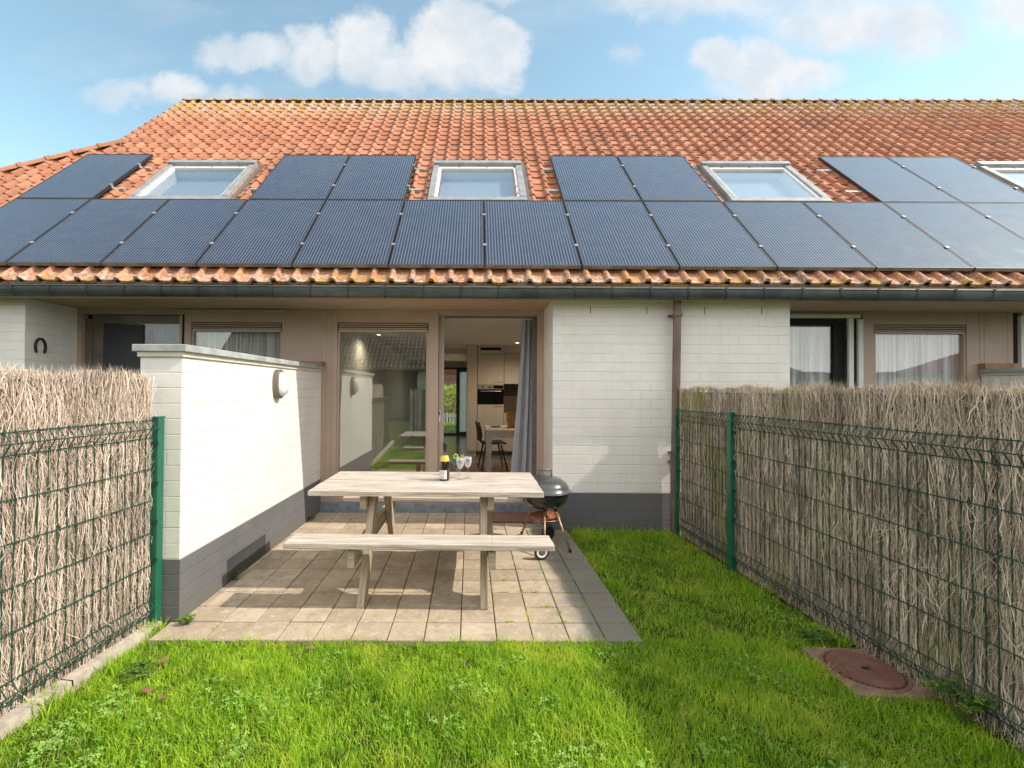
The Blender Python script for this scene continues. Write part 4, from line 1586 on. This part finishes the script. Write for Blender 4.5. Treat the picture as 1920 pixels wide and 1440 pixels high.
for k in range(n):
    a0, a1 = R(198 + 100 * k / n), R(198 + 100 * (k + 1) / n)
    r0 = .0418
    lab.face([(r0 * math.cos(a0), r0 * math.sin(a0), .018), (r0 * math.cos(a1), r0 * math.sin(a1), .018), (r0 * math.cos(a1), r0 * math.sin(a1), .088), (r0 * math.cos(a0), r0 * math.sin(a0), .088)])
lbo = lsub(bt, lab, 'label', simple('cream_paper', (.72, .70, .66), .7), smooth=True)
lt = MB()
for (z, a, b_) in ((.078, 225, 272), (.068, 215, 280), (.060, 220, 276), (.050, 230, 268), (.036, 215, 282), (.030, 218, 279), (.025, 225, 270)):
    nn = 8
    for k in range(nn):
        a0, a1 = R(a + (b_ - a) * k / nn), R(a + (b_ - a) * (k + .8) / nn)
        r0 = .0421
        lt.face([(r0 * math.cos(a0), r0 * math.sin(a0), z), (r0 * math.cos(a1), r0 * math.sin(a1), z), (r0 * math.cos(a1), r0 * math.sin(a1), z + .0022), (r0 * math.cos(a0), r0 * math.sin(a0), z + .0022)])
lt.build('print', M_TAUPE, lbo)


def wine_glass(x, y, label):
    g_ = empty('wine_glass', (x, y, TZ), 0, label, 'glass', 'wine glasses on the picnic table')
    lsub(g_, MB().lathe([(.001, .0), (.031, .0), (.031, .0015), (.012, .004), (.0042, .010), (.0035, .05), (.0042, .078), (.008, .084)], n=24), 'foot', M_GLASSW, smooth=True)
    m_ = MB()
    prof_ = [(.004, .083), (.014, .090), (.022, .102), (.028, .122), (.031, .145), (.0325, .175), (.0315, .175), (.030, .145), (.027, .122), (.021, .103), (.013, .092), (.002, .087)]
    nn = 36
    for (r_, z) in prof_:
        for k in range(nn):
            t = 2 * math.pi * k / nn
            rr = r_ * (1 + (.025 if k % 3 == 0 and r_ > .01 else 0))
            m_.v.append((rr * math.cos(t), rr * math.sin(t), z))
    for i in range(len(prof_) - 1):
        for k in range(nn):
            k2 = (k + 1) % nn
            m_.f.append((i * nn + k, i * nn + k2, (i + 1) * nn + k2, (i + 1) * nn + k)); m_.uv.append([(0, 0)] * 4); m_.rnd.append(.5)
    lsub(g_, m_, 'bowl', simple_glass, smooth=True)


mg, tg = mat('ribbed_crystal')
frn = tg.n('ShaderNodeLayerWeight', inp={'Blend': .55}).outputs['Facing']
tr_ = tg.n('ShaderNodeBsdfTransparent', inp={'Color': (.93, .94, .95)})
gl_ = tg.n('ShaderNodeBsdfGlossy', inp={'Color': (1, 1, 1), 'Roughness': .06})
df_ = tg.n('ShaderNodeBsdfDiffuse', inp={'Color': (.75, .75, .77)})
m1 = tg.n('ShaderNodeMixShader', inp={0: .45, 1: gl_.outputs[0], 2: df_.outputs[0]})
m2 = tg.n('ShaderNodeMixShader', inp={0: tg.m('MULTIPLY_ADD', frn, .75, .10), 1: tr_.outputs[0], 2: m1.outputs[0]})
out(tg, m2.outputs[0])
simple_glass = mg
wine_glass(-.128, 3.80, 'ribbed wine glass nearer the bottle, in front of the small posy')
wine_glass(-.066, 3.86, 'ribbed wine glass to the right, farther from the bottle')

po = empty('posy', (-.150, 3.98, TZ), 0, 'small posy of dark leaves, yellow green bloom and dried ear in a tiny vase', 'flowers')
lsub(po, MB().lathe([(.001, 0), (.018, 0), (.022, .03), (.014, .07), (.016, .085)], n=16), 'vase', M_GLASSW, smooth=True)
lv = MB()
for k in range(70):
    a = random.uniform(0, 6.28); el = random.uniform(.1, 1.3)
    d = Vector((math.cos(a) * math.cos(el), math.sin(a) * math.cos(el), math.sin(el) * .7))
    c = Vector((-.012, 0, .112)) + d * random.uniform(.02, .066)
    s1 = d.orthogonal().normalized() * .008
    lv.face([c - s1, c + d * .014, c + s1, c - d * .014], rnd=random.random())
lsub(po, lv, 'leaves', leaf_mat('posy_leaf', (.03, .09, .04), (.12, .24, .06), (.06, .16, .16), .2, 30))
bl2 = MB()
for k in range(40):
    d = Vector((random.gauss(0, 1), random.gauss(0, 1), random.gauss(0, 1))).normalized()
    c = Vector((-.022, -.03, .165)) + d * .018
    s1 = d.orthogonal().normalized() * .008
    bl2.face([c - s1, c + d * .009, c + s1, c - d * .004], rnd=random.random())
lsub(po, bl2, 'bloom', simple('yellow_green_petal', (.42, .45, .05), .6))
lsub(po, MB().tube([(.01, -.01, .08), (.035, -.01, .13), (.045, -.01, .185)], [.003, .007, .002], 6).tube([(.01, -.01, .08), (.028, -.012, .175)], [.002, .006], 6), 'dried_ear', simple('dried_grass_ear', (.55, .38, .16), .8))
lsub(po, MB().tube([(-.03, 0, .09), (-.062, -.012, .128)], [.004, .010], 6), 'blue_bud', simple('blue_bud', (.14, .28, .38), .6))

# ------------------------------------------------------------------ kettle barbecue
BB = Vector((.672, 4.50, 0))
bq = empty('kettle_barbecue', BB, 0, 'round kettle barbecue with dark lid and metal legs at the right end of the table', 'barbecue')
RB = .235
lsub(bq, MB().lathe([(.05, .355), (.11, .362), (.165, .385), (.205, .425), (.228, .475), (RB, .522), (RB + .006, .526), (RB - .004, .526), (.222, .475)], n=48), 'bowl', M_ENAMEL, smooth=True, sharp=60)
ld = lsub(bq, MB().lathe([(RB - .004, .524), (RB + .012, .522), (RB + .018, .528), (RB + .012, .535), (RB, .540), (.226, .575), (.205, .607), (.17, .633), (.12, .653), (.06, .664), (.001, .667)], n=48), 'lid', M_LIDMAT, smooth=True, sharp=60)
hh = MB()
for x in (-.062, .062):
    hh.tube([(x * 1.05, -.01, .655), (x * .98, -.01, .70), (x * 1.12, -.01, .728)], .006, 8)
hh.tube([(-.062, -.01, .722), (.062, -.01, .722)], .011, 10)
hh.tube([(-.065, -.01, .668), (.065, -.01, .668)], .004, 8)
hh.build('lid_handle', M_TAUPE, ld, smooth=True)
feet = [(.205, -.215, .008), (-.185, -.02, .03), (-.09, -.43, .06), (.09, .30, .06)]
tops = [(.085, -.09, .372), (-.115, .02, .39), (-.02, -.11, .372), (.05, .11, .372)]
for i, (a, b) in enumerate(zip(feet, tops)):
    if i == 2: a = (-.045, -.33, .07)
    if i == 1: a = (-.19, .30, .012)
    if i == 3: a = (.01, .12, .07)
    lsub(bq, MB().tube([b, a], .010, 10), 'leg', M_COPPER, smooth=True)
    lsub(bq, MB().tube([Vector(b) + Vector((0, 0, .012)), Vector(b) - (Vector(b) - Vector(a)).normalized() * .03], .014, 10), 'leg_socket', M_BLACK, smooth=True)
for c in (feet[0], (-.19, .30, .012)):
    lsub(bq, MB().tube([(c[0], c[1], .0), (c[0] - .003, c[1], .03)], .014, 10), 'foot_cap', M_BLACK, smooth=True)
lsub(bq, MB().lathe([(.001, .262), (.09, .264), (.13, .275), (.142, .290), (.146, .290), (.134, .270), (.09, .258), (.001, .256)], n=32), 'ash_tray', M_RUST, smooth=True, sharp=60)
lsub(bq, MB().tube([(.148 * math.cos(t), .148 * math.sin(t), .262) for t in [2 * math.pi * k / 24 for k in range(25)]], .004, 6), 'leg_ring', M_COPPER, smooth=True)
for x in (-.085,):
    whl = MB()
    wr = .068
    ax = []
    n = 28
    pr = [(wr * .45, -.012), (wr, -.014), (wr, .014), (wr * .45, .012)]
    def wheel(cx_, cy_, cz_, pr, mb):
        base = len(mb.v)
        for (r_, o_) in pr:
            for k in range(n):
                t = 2 * math.pi * k / n
                mb.v.append((cx_ + r_ * math.cos(t) * .98, cy_ + o_ + r_ * math.cos(t) * .2, cz_ + r_ * math.sin(t)))
        for i in range(len(pr) - 1):
            for k in range(n):
                k2 = (k + 1) % n
                mb.f.append((base + i * n + k, base + i * n + k2, base + (i + 1) * n + k2, base + (i + 1) * n + k)); mb.uv.append([(0, 0)] * 4); mb.rnd.append(.5)
        return mb
    w1 = lsub(bq, wheel(-.085, -.40, wr, [(wr * .72, -.016), (wr * .95, -.018), (wr, -.010), (wr, .010), (wr * .95, .016), (wr * .7, .014)], MB()), 'wheel', M_BLACK, smooth=True, sharp=40)
    wheel(-.085, -.40, wr, [(wr * .46, -.0175), (wr * .52, -.020), (wr * .68, -.020), (wr * .73, -.0175)], MB()).build('white_rim', M_WHITEP, w1)
    wheel(-.085, -.40, wr, [(.001, -.019), (wr * .2, -.021), (wr * .46, -.013)], MB()).build('hub', M_TAUPE, w1)
    w2 = lsub(bq, wheel(.06, .16, wr, [(.001, -.016), (wr * .95, -.018), (wr, -.010), (wr, .010), (wr * .95, .016), (.001, .014)], MB()), 'wheel', M_BLACK, smooth=True, sharp=40)
lsub(bq, MB().tube([(-.085, -.40, wr), (-.045, -.33, .072)], .006, 8), 'axle', M_COPPER)

# door mat
o = MB().box(.09, .66, 5.20, 5.60, .004, .020).build('door_mat', M_MAT, bevel=.004)
tag(o, 'reddish brown coir door mat lying before the threshold', 'door mat')

# ------------------------------------------------------------------ manhole
mh = empty('manhole_cover', (2.105, 2.53, 0), R(-3), 'rusty ribbed round inspection cover set in a concrete slab in the grass', 'manhole cover')
sl = MB().box(-.195, .20, -.215, .215, -.06, -.004)
lsub(mh, sl, 'concrete_slab', simple('stained_concrete', (.30, .185, .125), .9, var=.25, scale=14, bmp=.4, bscale=120), bevel=.006)
md = MB()
lsub(mh, MB().lathe([(.001, .0), (.174, .0)], n=48), 'lid_plate', simple('shaded_rust', (.085, .04, .028), .8, var=.3, scale=30))  # rust darkened to paint shade into the grooves between the ribs
md.lathe([(.176, -.003), (.178, .003), (.190, .003), (.193, -.003)], n=48)
for k in range(-9, 10):
    x_ = k * .0175
    hl = math.sqrt(max(0, .163 ** 2 - x_ ** 2))
    md.box(x_ - .0055, x_ + .0045, -hl, hl, .0004, .0060)
lsub(mh, md, 'iron_lid', M_MANHOLE)
lsub(mh, MB().box(-.012, .03, -.011, .011, .002, .0068), 'key_hole', M_DARKGAP)

# ------------------------------------------------------------------ lawn grass
rg = np.random.default_rng(21)


def noise2(x, y, s):
    return (np.sin(x * 1.7 * s + 1.3 * np.sin(y * 1.1 * s)) + np.sin(y * 2.3 * s + 1.7 * np.sin(x * 1.9 * s + 2)) + np.sin((x + y) * 3.1 * s + 4)) / 3


def in_patio(x, y, m=0.0):
    a = (x - TX) * ca + (y - TY) * sa
    b = -(x - TX) * sa + (y - TY) * ca
    return (a < m) & (a > -13.45 * TT - m) & (b > -m)


def in_mh(x, y):
    dx, dy = x - 2.105, y - 2.53
    return (dx > -.182 + .014 * noise2(x, y, 17)) & (dx < .2) & (np.abs(dy) < .200 + .012 * noise2(y, x, 19))


def grass(n, y0, y1, hmin, hmax, wmul=1.0):
    x = rg.uniform(-2.35, 2.5, n); y = rg.uniform(y0, y1, n)
    edge = -.016 + .022 * noise2(x, y, 9) + .012 * noise2(x, y, 31)
    ok = ~in_patio(x, y, edge) & ~in_mh(x, y) & (x < xr_f(y) + .01) & (x > xl_f(y) + .045 + .03 * noise2(x, y, 14))
    ok &= ~((y > W - .012) & (x > .80)) & ~((x < -1.88) & (y > 2.93))
    thin = (noise2(x, y, 5.2) + .5 * noise2(x + 3, y, 13)) > .98
    ok &= ~(thin & (rg.random(n) < .55))
    return x[ok], y[ok]


def blades(x, y, h, wd, name, m, lab, parent=None, lean=.55, z0=-.036):
    n = len(x)
    S = 4
    t = np.linspace(0, 1, S)[None, :]
    a = rg.uniform(0, 2 * np.pi, n)
    ln = rg.gamma(2.0, lean / 2.4, n)
    ln = np.clip(ln, 0, 1.35)
    dx, dy = np.cos(a), np.sin(a)
    bend = (t ** 1.8) * np.sin(ln)[:, None] * h[:, None]
    X = x[:, None] + dx[:, None] * bend
    Y = y[:, None] + dy[:, None] * bend
    Z = z0 + h[:, None] * t * (1 - .45 * (1 - np.cos(ln))[:, None] * t)
    P = np.stack([X, Y, Z], axis=2)
    b = rg.uniform(0, 2 * np.pi, n)
    side = np.stack([np.cos(b), np.sin(b), np.zeros(n)], axis=1)
    Wd = wd[:, None] * np.array([1, .95, .7, .08])[None, :]
    rn = np.clip(rg.normal(.42, .34, n) + .20 * noise2(x, y, 2.2), 0, 1)
    o = ribbons(name, P, Wd, side, m, rn)
    if parent is None:
        tag(o, lab, 'grass', kind='stuff')
    return o


xs_, ys_ = [], []
for (n, y0, y1) in ((120000, 1.55, 2.85), (80000, 2.85, 5.0), (16000, .6, 1.55), (9000, -1.0, .6)):
    a, b = grass(n, y0, y1, 0, 0)
    xs_.append(a); ys_.append(b)
gx = np.concatenate(xs_); gy = np.concatenate(ys_)
hh_ = .034 + .018 * noise2(gx, gy, 2.6) + .014 * noise2(gx, gy, 8.0) + rg.uniform(-.010, .022, len(gx))
nearp = np.exp(-np.abs(gy - 2.77) / .05) * (gx < 1.1) * .012
nearw = np.exp(-np.abs(gy - W) / .06) * (gx > .9) * .03
hh_ = np.clip(hh_ + nearp + nearw, .014, .10)
far = np.where(gy < 1.55, 1.7, 1.0)
blades(gx, gy, hh_, rg.uniform(.0009, .0022, len(gx)) * far, 'lawn_grass', M_GRASS, 'short sunlit green lawn grass between the fences', lean=.85)
# dry straws and taller tufts
a, b = grass(9000, 1.5, 5.0, 0, 0)
blades(a, b, rg.uniform(.03, .075, len(a)), rg.uniform(.0010, .0018, len(a)), 'dry_straws', M_DRYG, 'dry yellow straws scattered through the lawn', lean=1.0)
tx_, ty_ = [], []
for (cx_, cy_, n, s_) in ((-1.98, 2.86, 260, .05), (-1.80, 2.80, 120, .05), (1.15, 4.88, 300, .10), (1.5, 4.93, 300, .14), (1.9, 4.85, 260, .10), (2.15, 3.5, 200, .08), (2.2, 2.85, 260, .07), (2.2, 1.9, 300, .09), (-2.05, 2.2, 200, .06), (-1.9, 2.5, 150, .06), (1.05, 3.6, 160, .05)):
    tx_.append(rg.normal(cx_, s_, n)); ty_.append(rg.normal(cy_, s_ * .7, n))
a, b = np.concatenate(tx_), np.concatenate(ty_)
ok = ~in_patio(a, b, -.005) & (b < W - .01) & (a < xr_f(b)) & ~((a < -1.89) & (b > 2.95))
a, b = a[ok], b[ok]
blades(a, b, rg.uniform(.05, .11, len(a)), rg.uniform(.0016, .0030, len(a)), 'grass_tufts', M_GRASS, 'taller tufts of grass along the walls and fences', lean=.5)
# weeds and grass in the paver joints
wx, wy = [], []
for i in range(-13, 0):
    for j in range(0, 12):
        pr_ = .16 + .6 * (i >= -4) + .1 * (j < 2)
        for (hor) in (0, 1):
            if random.random() < pr_:
                n = random.randint(6, 40) if i >= -4 else random.randint(2, 8)
                c = random.random(); s_ = random.uniform(.008, .03)
                for q in range(n):
                    u = c + random.gauss(0, s_) / TT
                    A_, B_ = ((i + 1) * TT + random.gauss(0, .0022), (j + u) * TT) if hor == 0 else ((i + u) * TT, j * TT + random.gauss(0, .0022))
                    X_, Y_ = tile_pt(A_, B_)
                    if (X_ > .82 and Y_ > W - .02) or Y_ > 5.15 or A_ > 0: continue
                    wx.append(X_); wy.append(Y_)
wx, wy = np.array(wx), np.array(wy)
blades(wx, wy, rg.uniform(.012, .034, len(wx)), rg.uniform(.0014, .0028, len(wx)), 'joint_weeds', M_GRASS, 'tiny grass growing in the joints of the patio', lean=1.1, z0=-.012)


def leaf_cloud(centres, name, m, lab, cat, size, parent=None, spread=.03, hz=(.0, .04), count=14, kind='stuff'):
    """small three-lobed leaves lying at random tilts"""
    mb = MB()
    for (cx_, cy_, cz_) in centres:
        for k in range(count):
            c = Vector((cx_ + random.gauss(0, spread), cy_ + random.gauss(0, spread), cz_ + random.uniform(*hz)))
            rz = random.uniform(0, 6.28)
            nrm = Vector((random.gauss(0, .35), random.gauss(0, .35), 1)).normalized()
            a = nrm.orthogonal().normalized()
            b = nrm.cross(a)
            s_ = size * random.uniform(.6, 1.25)
            rr = random.random()
            for q in range(3):
                t = rz + q * 2.09
                d = a * math.cos(t) + b * math.sin(t)
                e = a * -math.sin(t) + b * math.cos(t)
                mb.face([c, c + d * s_ * .6 + e * s_ * .42, c + d * s_, c + d * s_ * .6 - e * s_ * .42], rnd=rr)
    o = mb.build(name, m, parent)
    if kind: o['kind'] = kind
    if lab: tag(o, lab, cat)
    return o


cc = []
for (x0, x1, y0, y1, n) in ((-1.9, -.9, 1.6, 2.3, 26), (.4, 1.5, 1.55, 2.0, 26), (-.6, .6, 1.6, 2.5, 10), (1.2, 2.1, 1.6, 4.5, 18), (-1.7, 1.0, 2.2, 2.7, 10)):
    for k in range(n):
        x_, y_ = random.uniform(x0, x1), random.uniform(y0, y1)
        if bool(in_patio(np.array(x_), np.array(y_), .03)) or bool(in_mh(np.array(x_), np.array(y_))): continue
        cc.append((x_, y_, -.005))
leaf_cloud(cc, 'clover', M_CLOVER, 'pale clover patches in the lawn', 'clover', .0125, spread=.04, hz=(-.004, .022), count=20)


def weed(loc, label, n, sp, h, size, m=M_WEED, name='weed', cat='weed'):
    r_ = empty(name, loc, 0, label, cat)
    st = MB()
    cs = []
    for k in range(n):
        a = random.uniform(0, 6.28); l = random.uniform(.3, 1) * sp
        tip = Vector((math.cos(a) * l, math.sin(a) * l, h * random.uniform(.5, 1)))
        st.tube([(0, 0, -.02), tip * .5 + Vector((0, 0, h * .25)), tip], .0013, 5, caps=False)
        cs.append(tuple(tip)); cs.append(tuple(tip * .65 + Vector((0, 0, h * .15))))
    lsub(r_, st, 'stem', m)
    leaf_cloud(cs, 'foliage', m, None, None, size, parent=r_, spread=.012, hz=(-.006, .008), count=5, kind=None)
    return r_


weed((2.24, 2.16, -.01), 'sprawling yellow green bramble at the foot of the right fence below the cover', 26, .15, .17, .017, name='bramble', cat='bramble')
weed((2.10, 2.86, -.02), 'low dark green broad leaved weed above the manhole slab', 16, .10, .06, .026)
weed((-1.82, 2.93, 0), 'small green weed at the near foot of the garden wall', 9, .05, .05, .013)
weed((-1.87, 3.62, 0), 'small green weed below the dark patch on the garden wall', 7, .025, .05, .011)
weed((-1.86, 5.25, 0), 'small green weed in the far corner of the patio', 6, .03, .06, .012)
weed((2.27, 1.78, -.02), 'broad leaved weed in the bottom right corner by the fence', 14, .10, .07, .03)
weed((-1.75, 2.45, -.02), 'leafy weed in the lawn near the left kerb', 14, .09, .045, .020)
# dead leaves
for k, (x_, y_, lab) in enumerate(((-1.62, 2.28, 'brown dead leaf in the lawn nearer the left fence'), (-1.70, 2.52, 'brown dead leaf near the left kerb'), (-.95, 2.66, 'small brown dead leaf in front of the patio edge'), (-1.50, 2.22, 'curled brown dead leaf in the left lawn, nearest the camera'))):
    m_ = MB()
    n = 8
    ctr = Vector((0, 0, .004))
    ring = [Vector((.03 * math.cos(t) * (1 + .2 * math.sin(3 * t)), .016 * math.sin(t), .006 + .006 * math.sin(2 * t))) for t in [2 * math.pi * q / n for q in range(n)]]
    for q in range(n):
        m_.face([ctr, ring[q], ring[(q + 1) % n]])
    o = m_.build('dead_leaf', simple('dead_leaf_%d' % k, (.20, .10, .05), .8))
    o.location = (x_, y_, .006); o.rotation_euler = (random.uniform(-.3, .3), random.uniform(-.3, .3), random.uniform(0, 6))
    tag(o, lab, 'leaf')

# ------------------------------------------------------------------ beyond the far door: front garden
def bush(loc, rx, ry, rz, n, name, label, cat='bush', m=M_BUSH, sz=.05):
    r_ = empty(name, loc, 0, label, cat)
    mb = MB()
    cl = [(random.uniform(-.6, .6), random.uniform(-.6, .6), random.uniform(-.2, .75), random.uniform(.3, .55)) for _ in range(9)]
    for k in range(n):
        c0 = random.choice(cl)
        d = Vector((random.gauss(0, 1), random.gauss(0, 1), random.gauss(0, 1))).normalized() * (c0[3] * random.uniform(.5, 1.1))
        c = Vector(((c0[0] + d.x) * rx, (c0[1] + d.y) * ry, rz * .75 + (c0[2] + d.z) * rz * .7))
        if c.z < 0: continue
        nrm = Vector((random.gauss(0, 1), random.gauss(0, 1), random.gauss(0, 1))).normalized()
        a = nrm.orthogonal().normalized(); b = nrm.cross(a)
        s_ = sz * random.uniform(.6, 1.3)
        mb.face([c - a * s_, c - b * s_ * .5, c + a * s_, c + b * s_ * .5], rnd=random.random())
    lsub(r_, mb, 'foliage', m)
    tb = MB()
    for k in range(5):
        a = k * 1.3
        tb.tube([(0, 0, 0), (math.cos(a) * rx * .25, math.sin(a) * ry * .25, rz * .5), (math.cos(a) * rx * .5, math.sin(a) * ry * .5, rz * 1.0)], [.03, .02, .008], 6)
    lsub(r_, tb, 'stem', M_TAUPE)
    return r_


bush((-1.15, 18.8, 0), 1.3, .7, 1.15, 4200, 'bush', 'yellow green flowering bush seen through the far glass door', sz=.05)
bush((-1.4, 16.0, 0), 1.2, .25, .22, 2200, 'low_hedge', 'low bright green hedge seen through the far glass door', 'hedge', M_GRASS, .035)
pf = MB()
for k in range(26):
    pf.box(-2.8 + k * .12, -2.73 + k * .12, 17.3, 17.32, 0, .62)
pf.box(-2.85, .35, 17.32, 17.345, .15, .21).box(-2.85, .35, 17.32, 17.345, .45, .51)
tag(pf.build('picket_fence', M_WHITEP), 'white picket fence seen through the far glass door', 'fence')
bh = empty('brick_house', (-2, 26, 0), 0, 'red brick house across the street seen through the far glass door', 'house')
lsub(bh, MB().box(-5, 6, 0, 5, 0, 2.9), 'wall', M_BRICKR)
lsub(bh, MB().box(-.35, .15, -.02, .02, .6, 2.5).box(1.2, 2.2, -.02, .02, .9, 2.3), 'window', M_WFRAME)
rf = MB()
rf.face([(-5.2, -.4, 2.85), (6.2, -.4, 2.85), (6.2, 2.5, 5.2), (-5.2, 2.5, 5.2)])
rf.face([(-5.2, 5.4, 2.85), (6.2, 5.4, 2.85), (6.2, 2.5, 5.2), (-5.2, 2.5, 5.2)])
lsub(bh, rf, 'roof', M_REDROOF)

# ------------------------------------------------------------------ behind the camera (shows in the window reflections)
OY = -11.4
oh = empty('opposite_house', (0, OY, 0), 0, 'grey brown tiled house opposite, reflected in the fixed window', 'house')
IV = Matrix.Translation(-Vector((0, OY, 0)))


def os_(mb, name, m, **k):
    o = mb.build(name, m, **k); o.parent = oh; o.matrix_parent_inverse = IV; return o


def orp(x, v, n=0):
    e = Vector((0, -.72, .69)); nn = Vector((0, .69, .72))
    p = Vector((0, OY + .5, 2.45)) + e * v + nn * n
    return Vector((x, p.y, p.z))


o = tile_field(-13.0, 3.6, 0, 6.3, 21, .21, orp).build('roof_tiles', M_TILEG, smooth=True)
o.parent = oh; o.matrix_parent_inverse = IV
os_(MB().box(-13, 3.6, OY - 6, OY - .6, 0, 2.45), 'wall', M_GREYFLAT)
os_(MB().box(-2.9, -.3, OY - .6, OY, .4, 2.43).box(-9, -6.4, OY - .6, OY, .4, 2.43), 'brick_wall', M_WHITE)
os_(MB().box(-2.9, -.3, OY - .6, OY + .002, 0, .4), 'dark_base', M_BASE)
dkm = MB()
dkm.face([orp(-13, 0, -.02), orp(3.6, 0, -.02), orp(3.6, 6.3, -.02), orp(-13, 6.3, -.02)])
for x_ in (-13, 3.6):
    dkm.face([orp(x_, 0, -.02), orp(x_, 6.3, -.02), (x_, OY - 8.5, 2.45)])
os_(dkm, 'roof_deck', M_TILEG)
os_(MB().tube([(-13, OY + .55, 2.42), (3.6, OY + .55, 2.42)], .06, 8), 'gutter', M_ZINC)
rh = empty('red_roofed_house', (48.8, -34, 0), 0, 'distant house with dark red gable roof reflected in the right neighbour window', 'house')
lsub(rh, MB().box(-5, 12, -4, 4, 0, 3.2), 'wall', M_GREYFLAT)
rf = MB()
rf.face([(-5.4, 4.4, 3.1), (12, 4.4, 3.1), (12, 0, 5.4), (-1.4, 0, 5.4)])
rf.face([(-5.4, -4.4, 3.1), (12, -4.4, 3.1), (12, 0, 5.4), (-1.4, 0, 5.4)])
rf.face([(-5.4, 4.4, 3.1), (-5.4, -4.4, 3.1), (-1.4, 0, 5.4)])
lsub(rh, rf, 'roof', M_REDROOF)
fh = empty('flat_roofed_shed', (18, -17, 0), 0, 'low dark sheds reflected in the right neighbour glass', 'shed')
lsub(fh, MB().box(-6, 10, -3, 0, 0, 2.7), 'wall', M_GREYFLAT)
rf = MB()
rf.face([(-6, .1, 2.7), (2, .1, 2.7), (-2, .1, 4.0)])
rf.face([(-6, .1, 2.7), (-6, -3, 2.7), (-2, -3, 4.0), (-2, .1, 4.0)])
rf.face([(2, .1, 2.7), (2, -3, 2.7), (-2, -3, 4.0), (-2, .1, 4.0)])
lsub(fh, rf, 'roof', M_GREYFLAT)
# far garden end: low brushwood screen on a green fence between the two gardens
fs = MB()
for k in range(26):
    fs.box(-2.3 + k * .06, -2.244 + k * .06, -4.6, -4.57, 0, 1.5 + random.uniform(-.03, .03), rnd=random.random())
tag(fs.build('brushwood_screen', M_HEATHR), 'brushwood screen at the far garden end, reflected in the fixed window', 'screen fence')
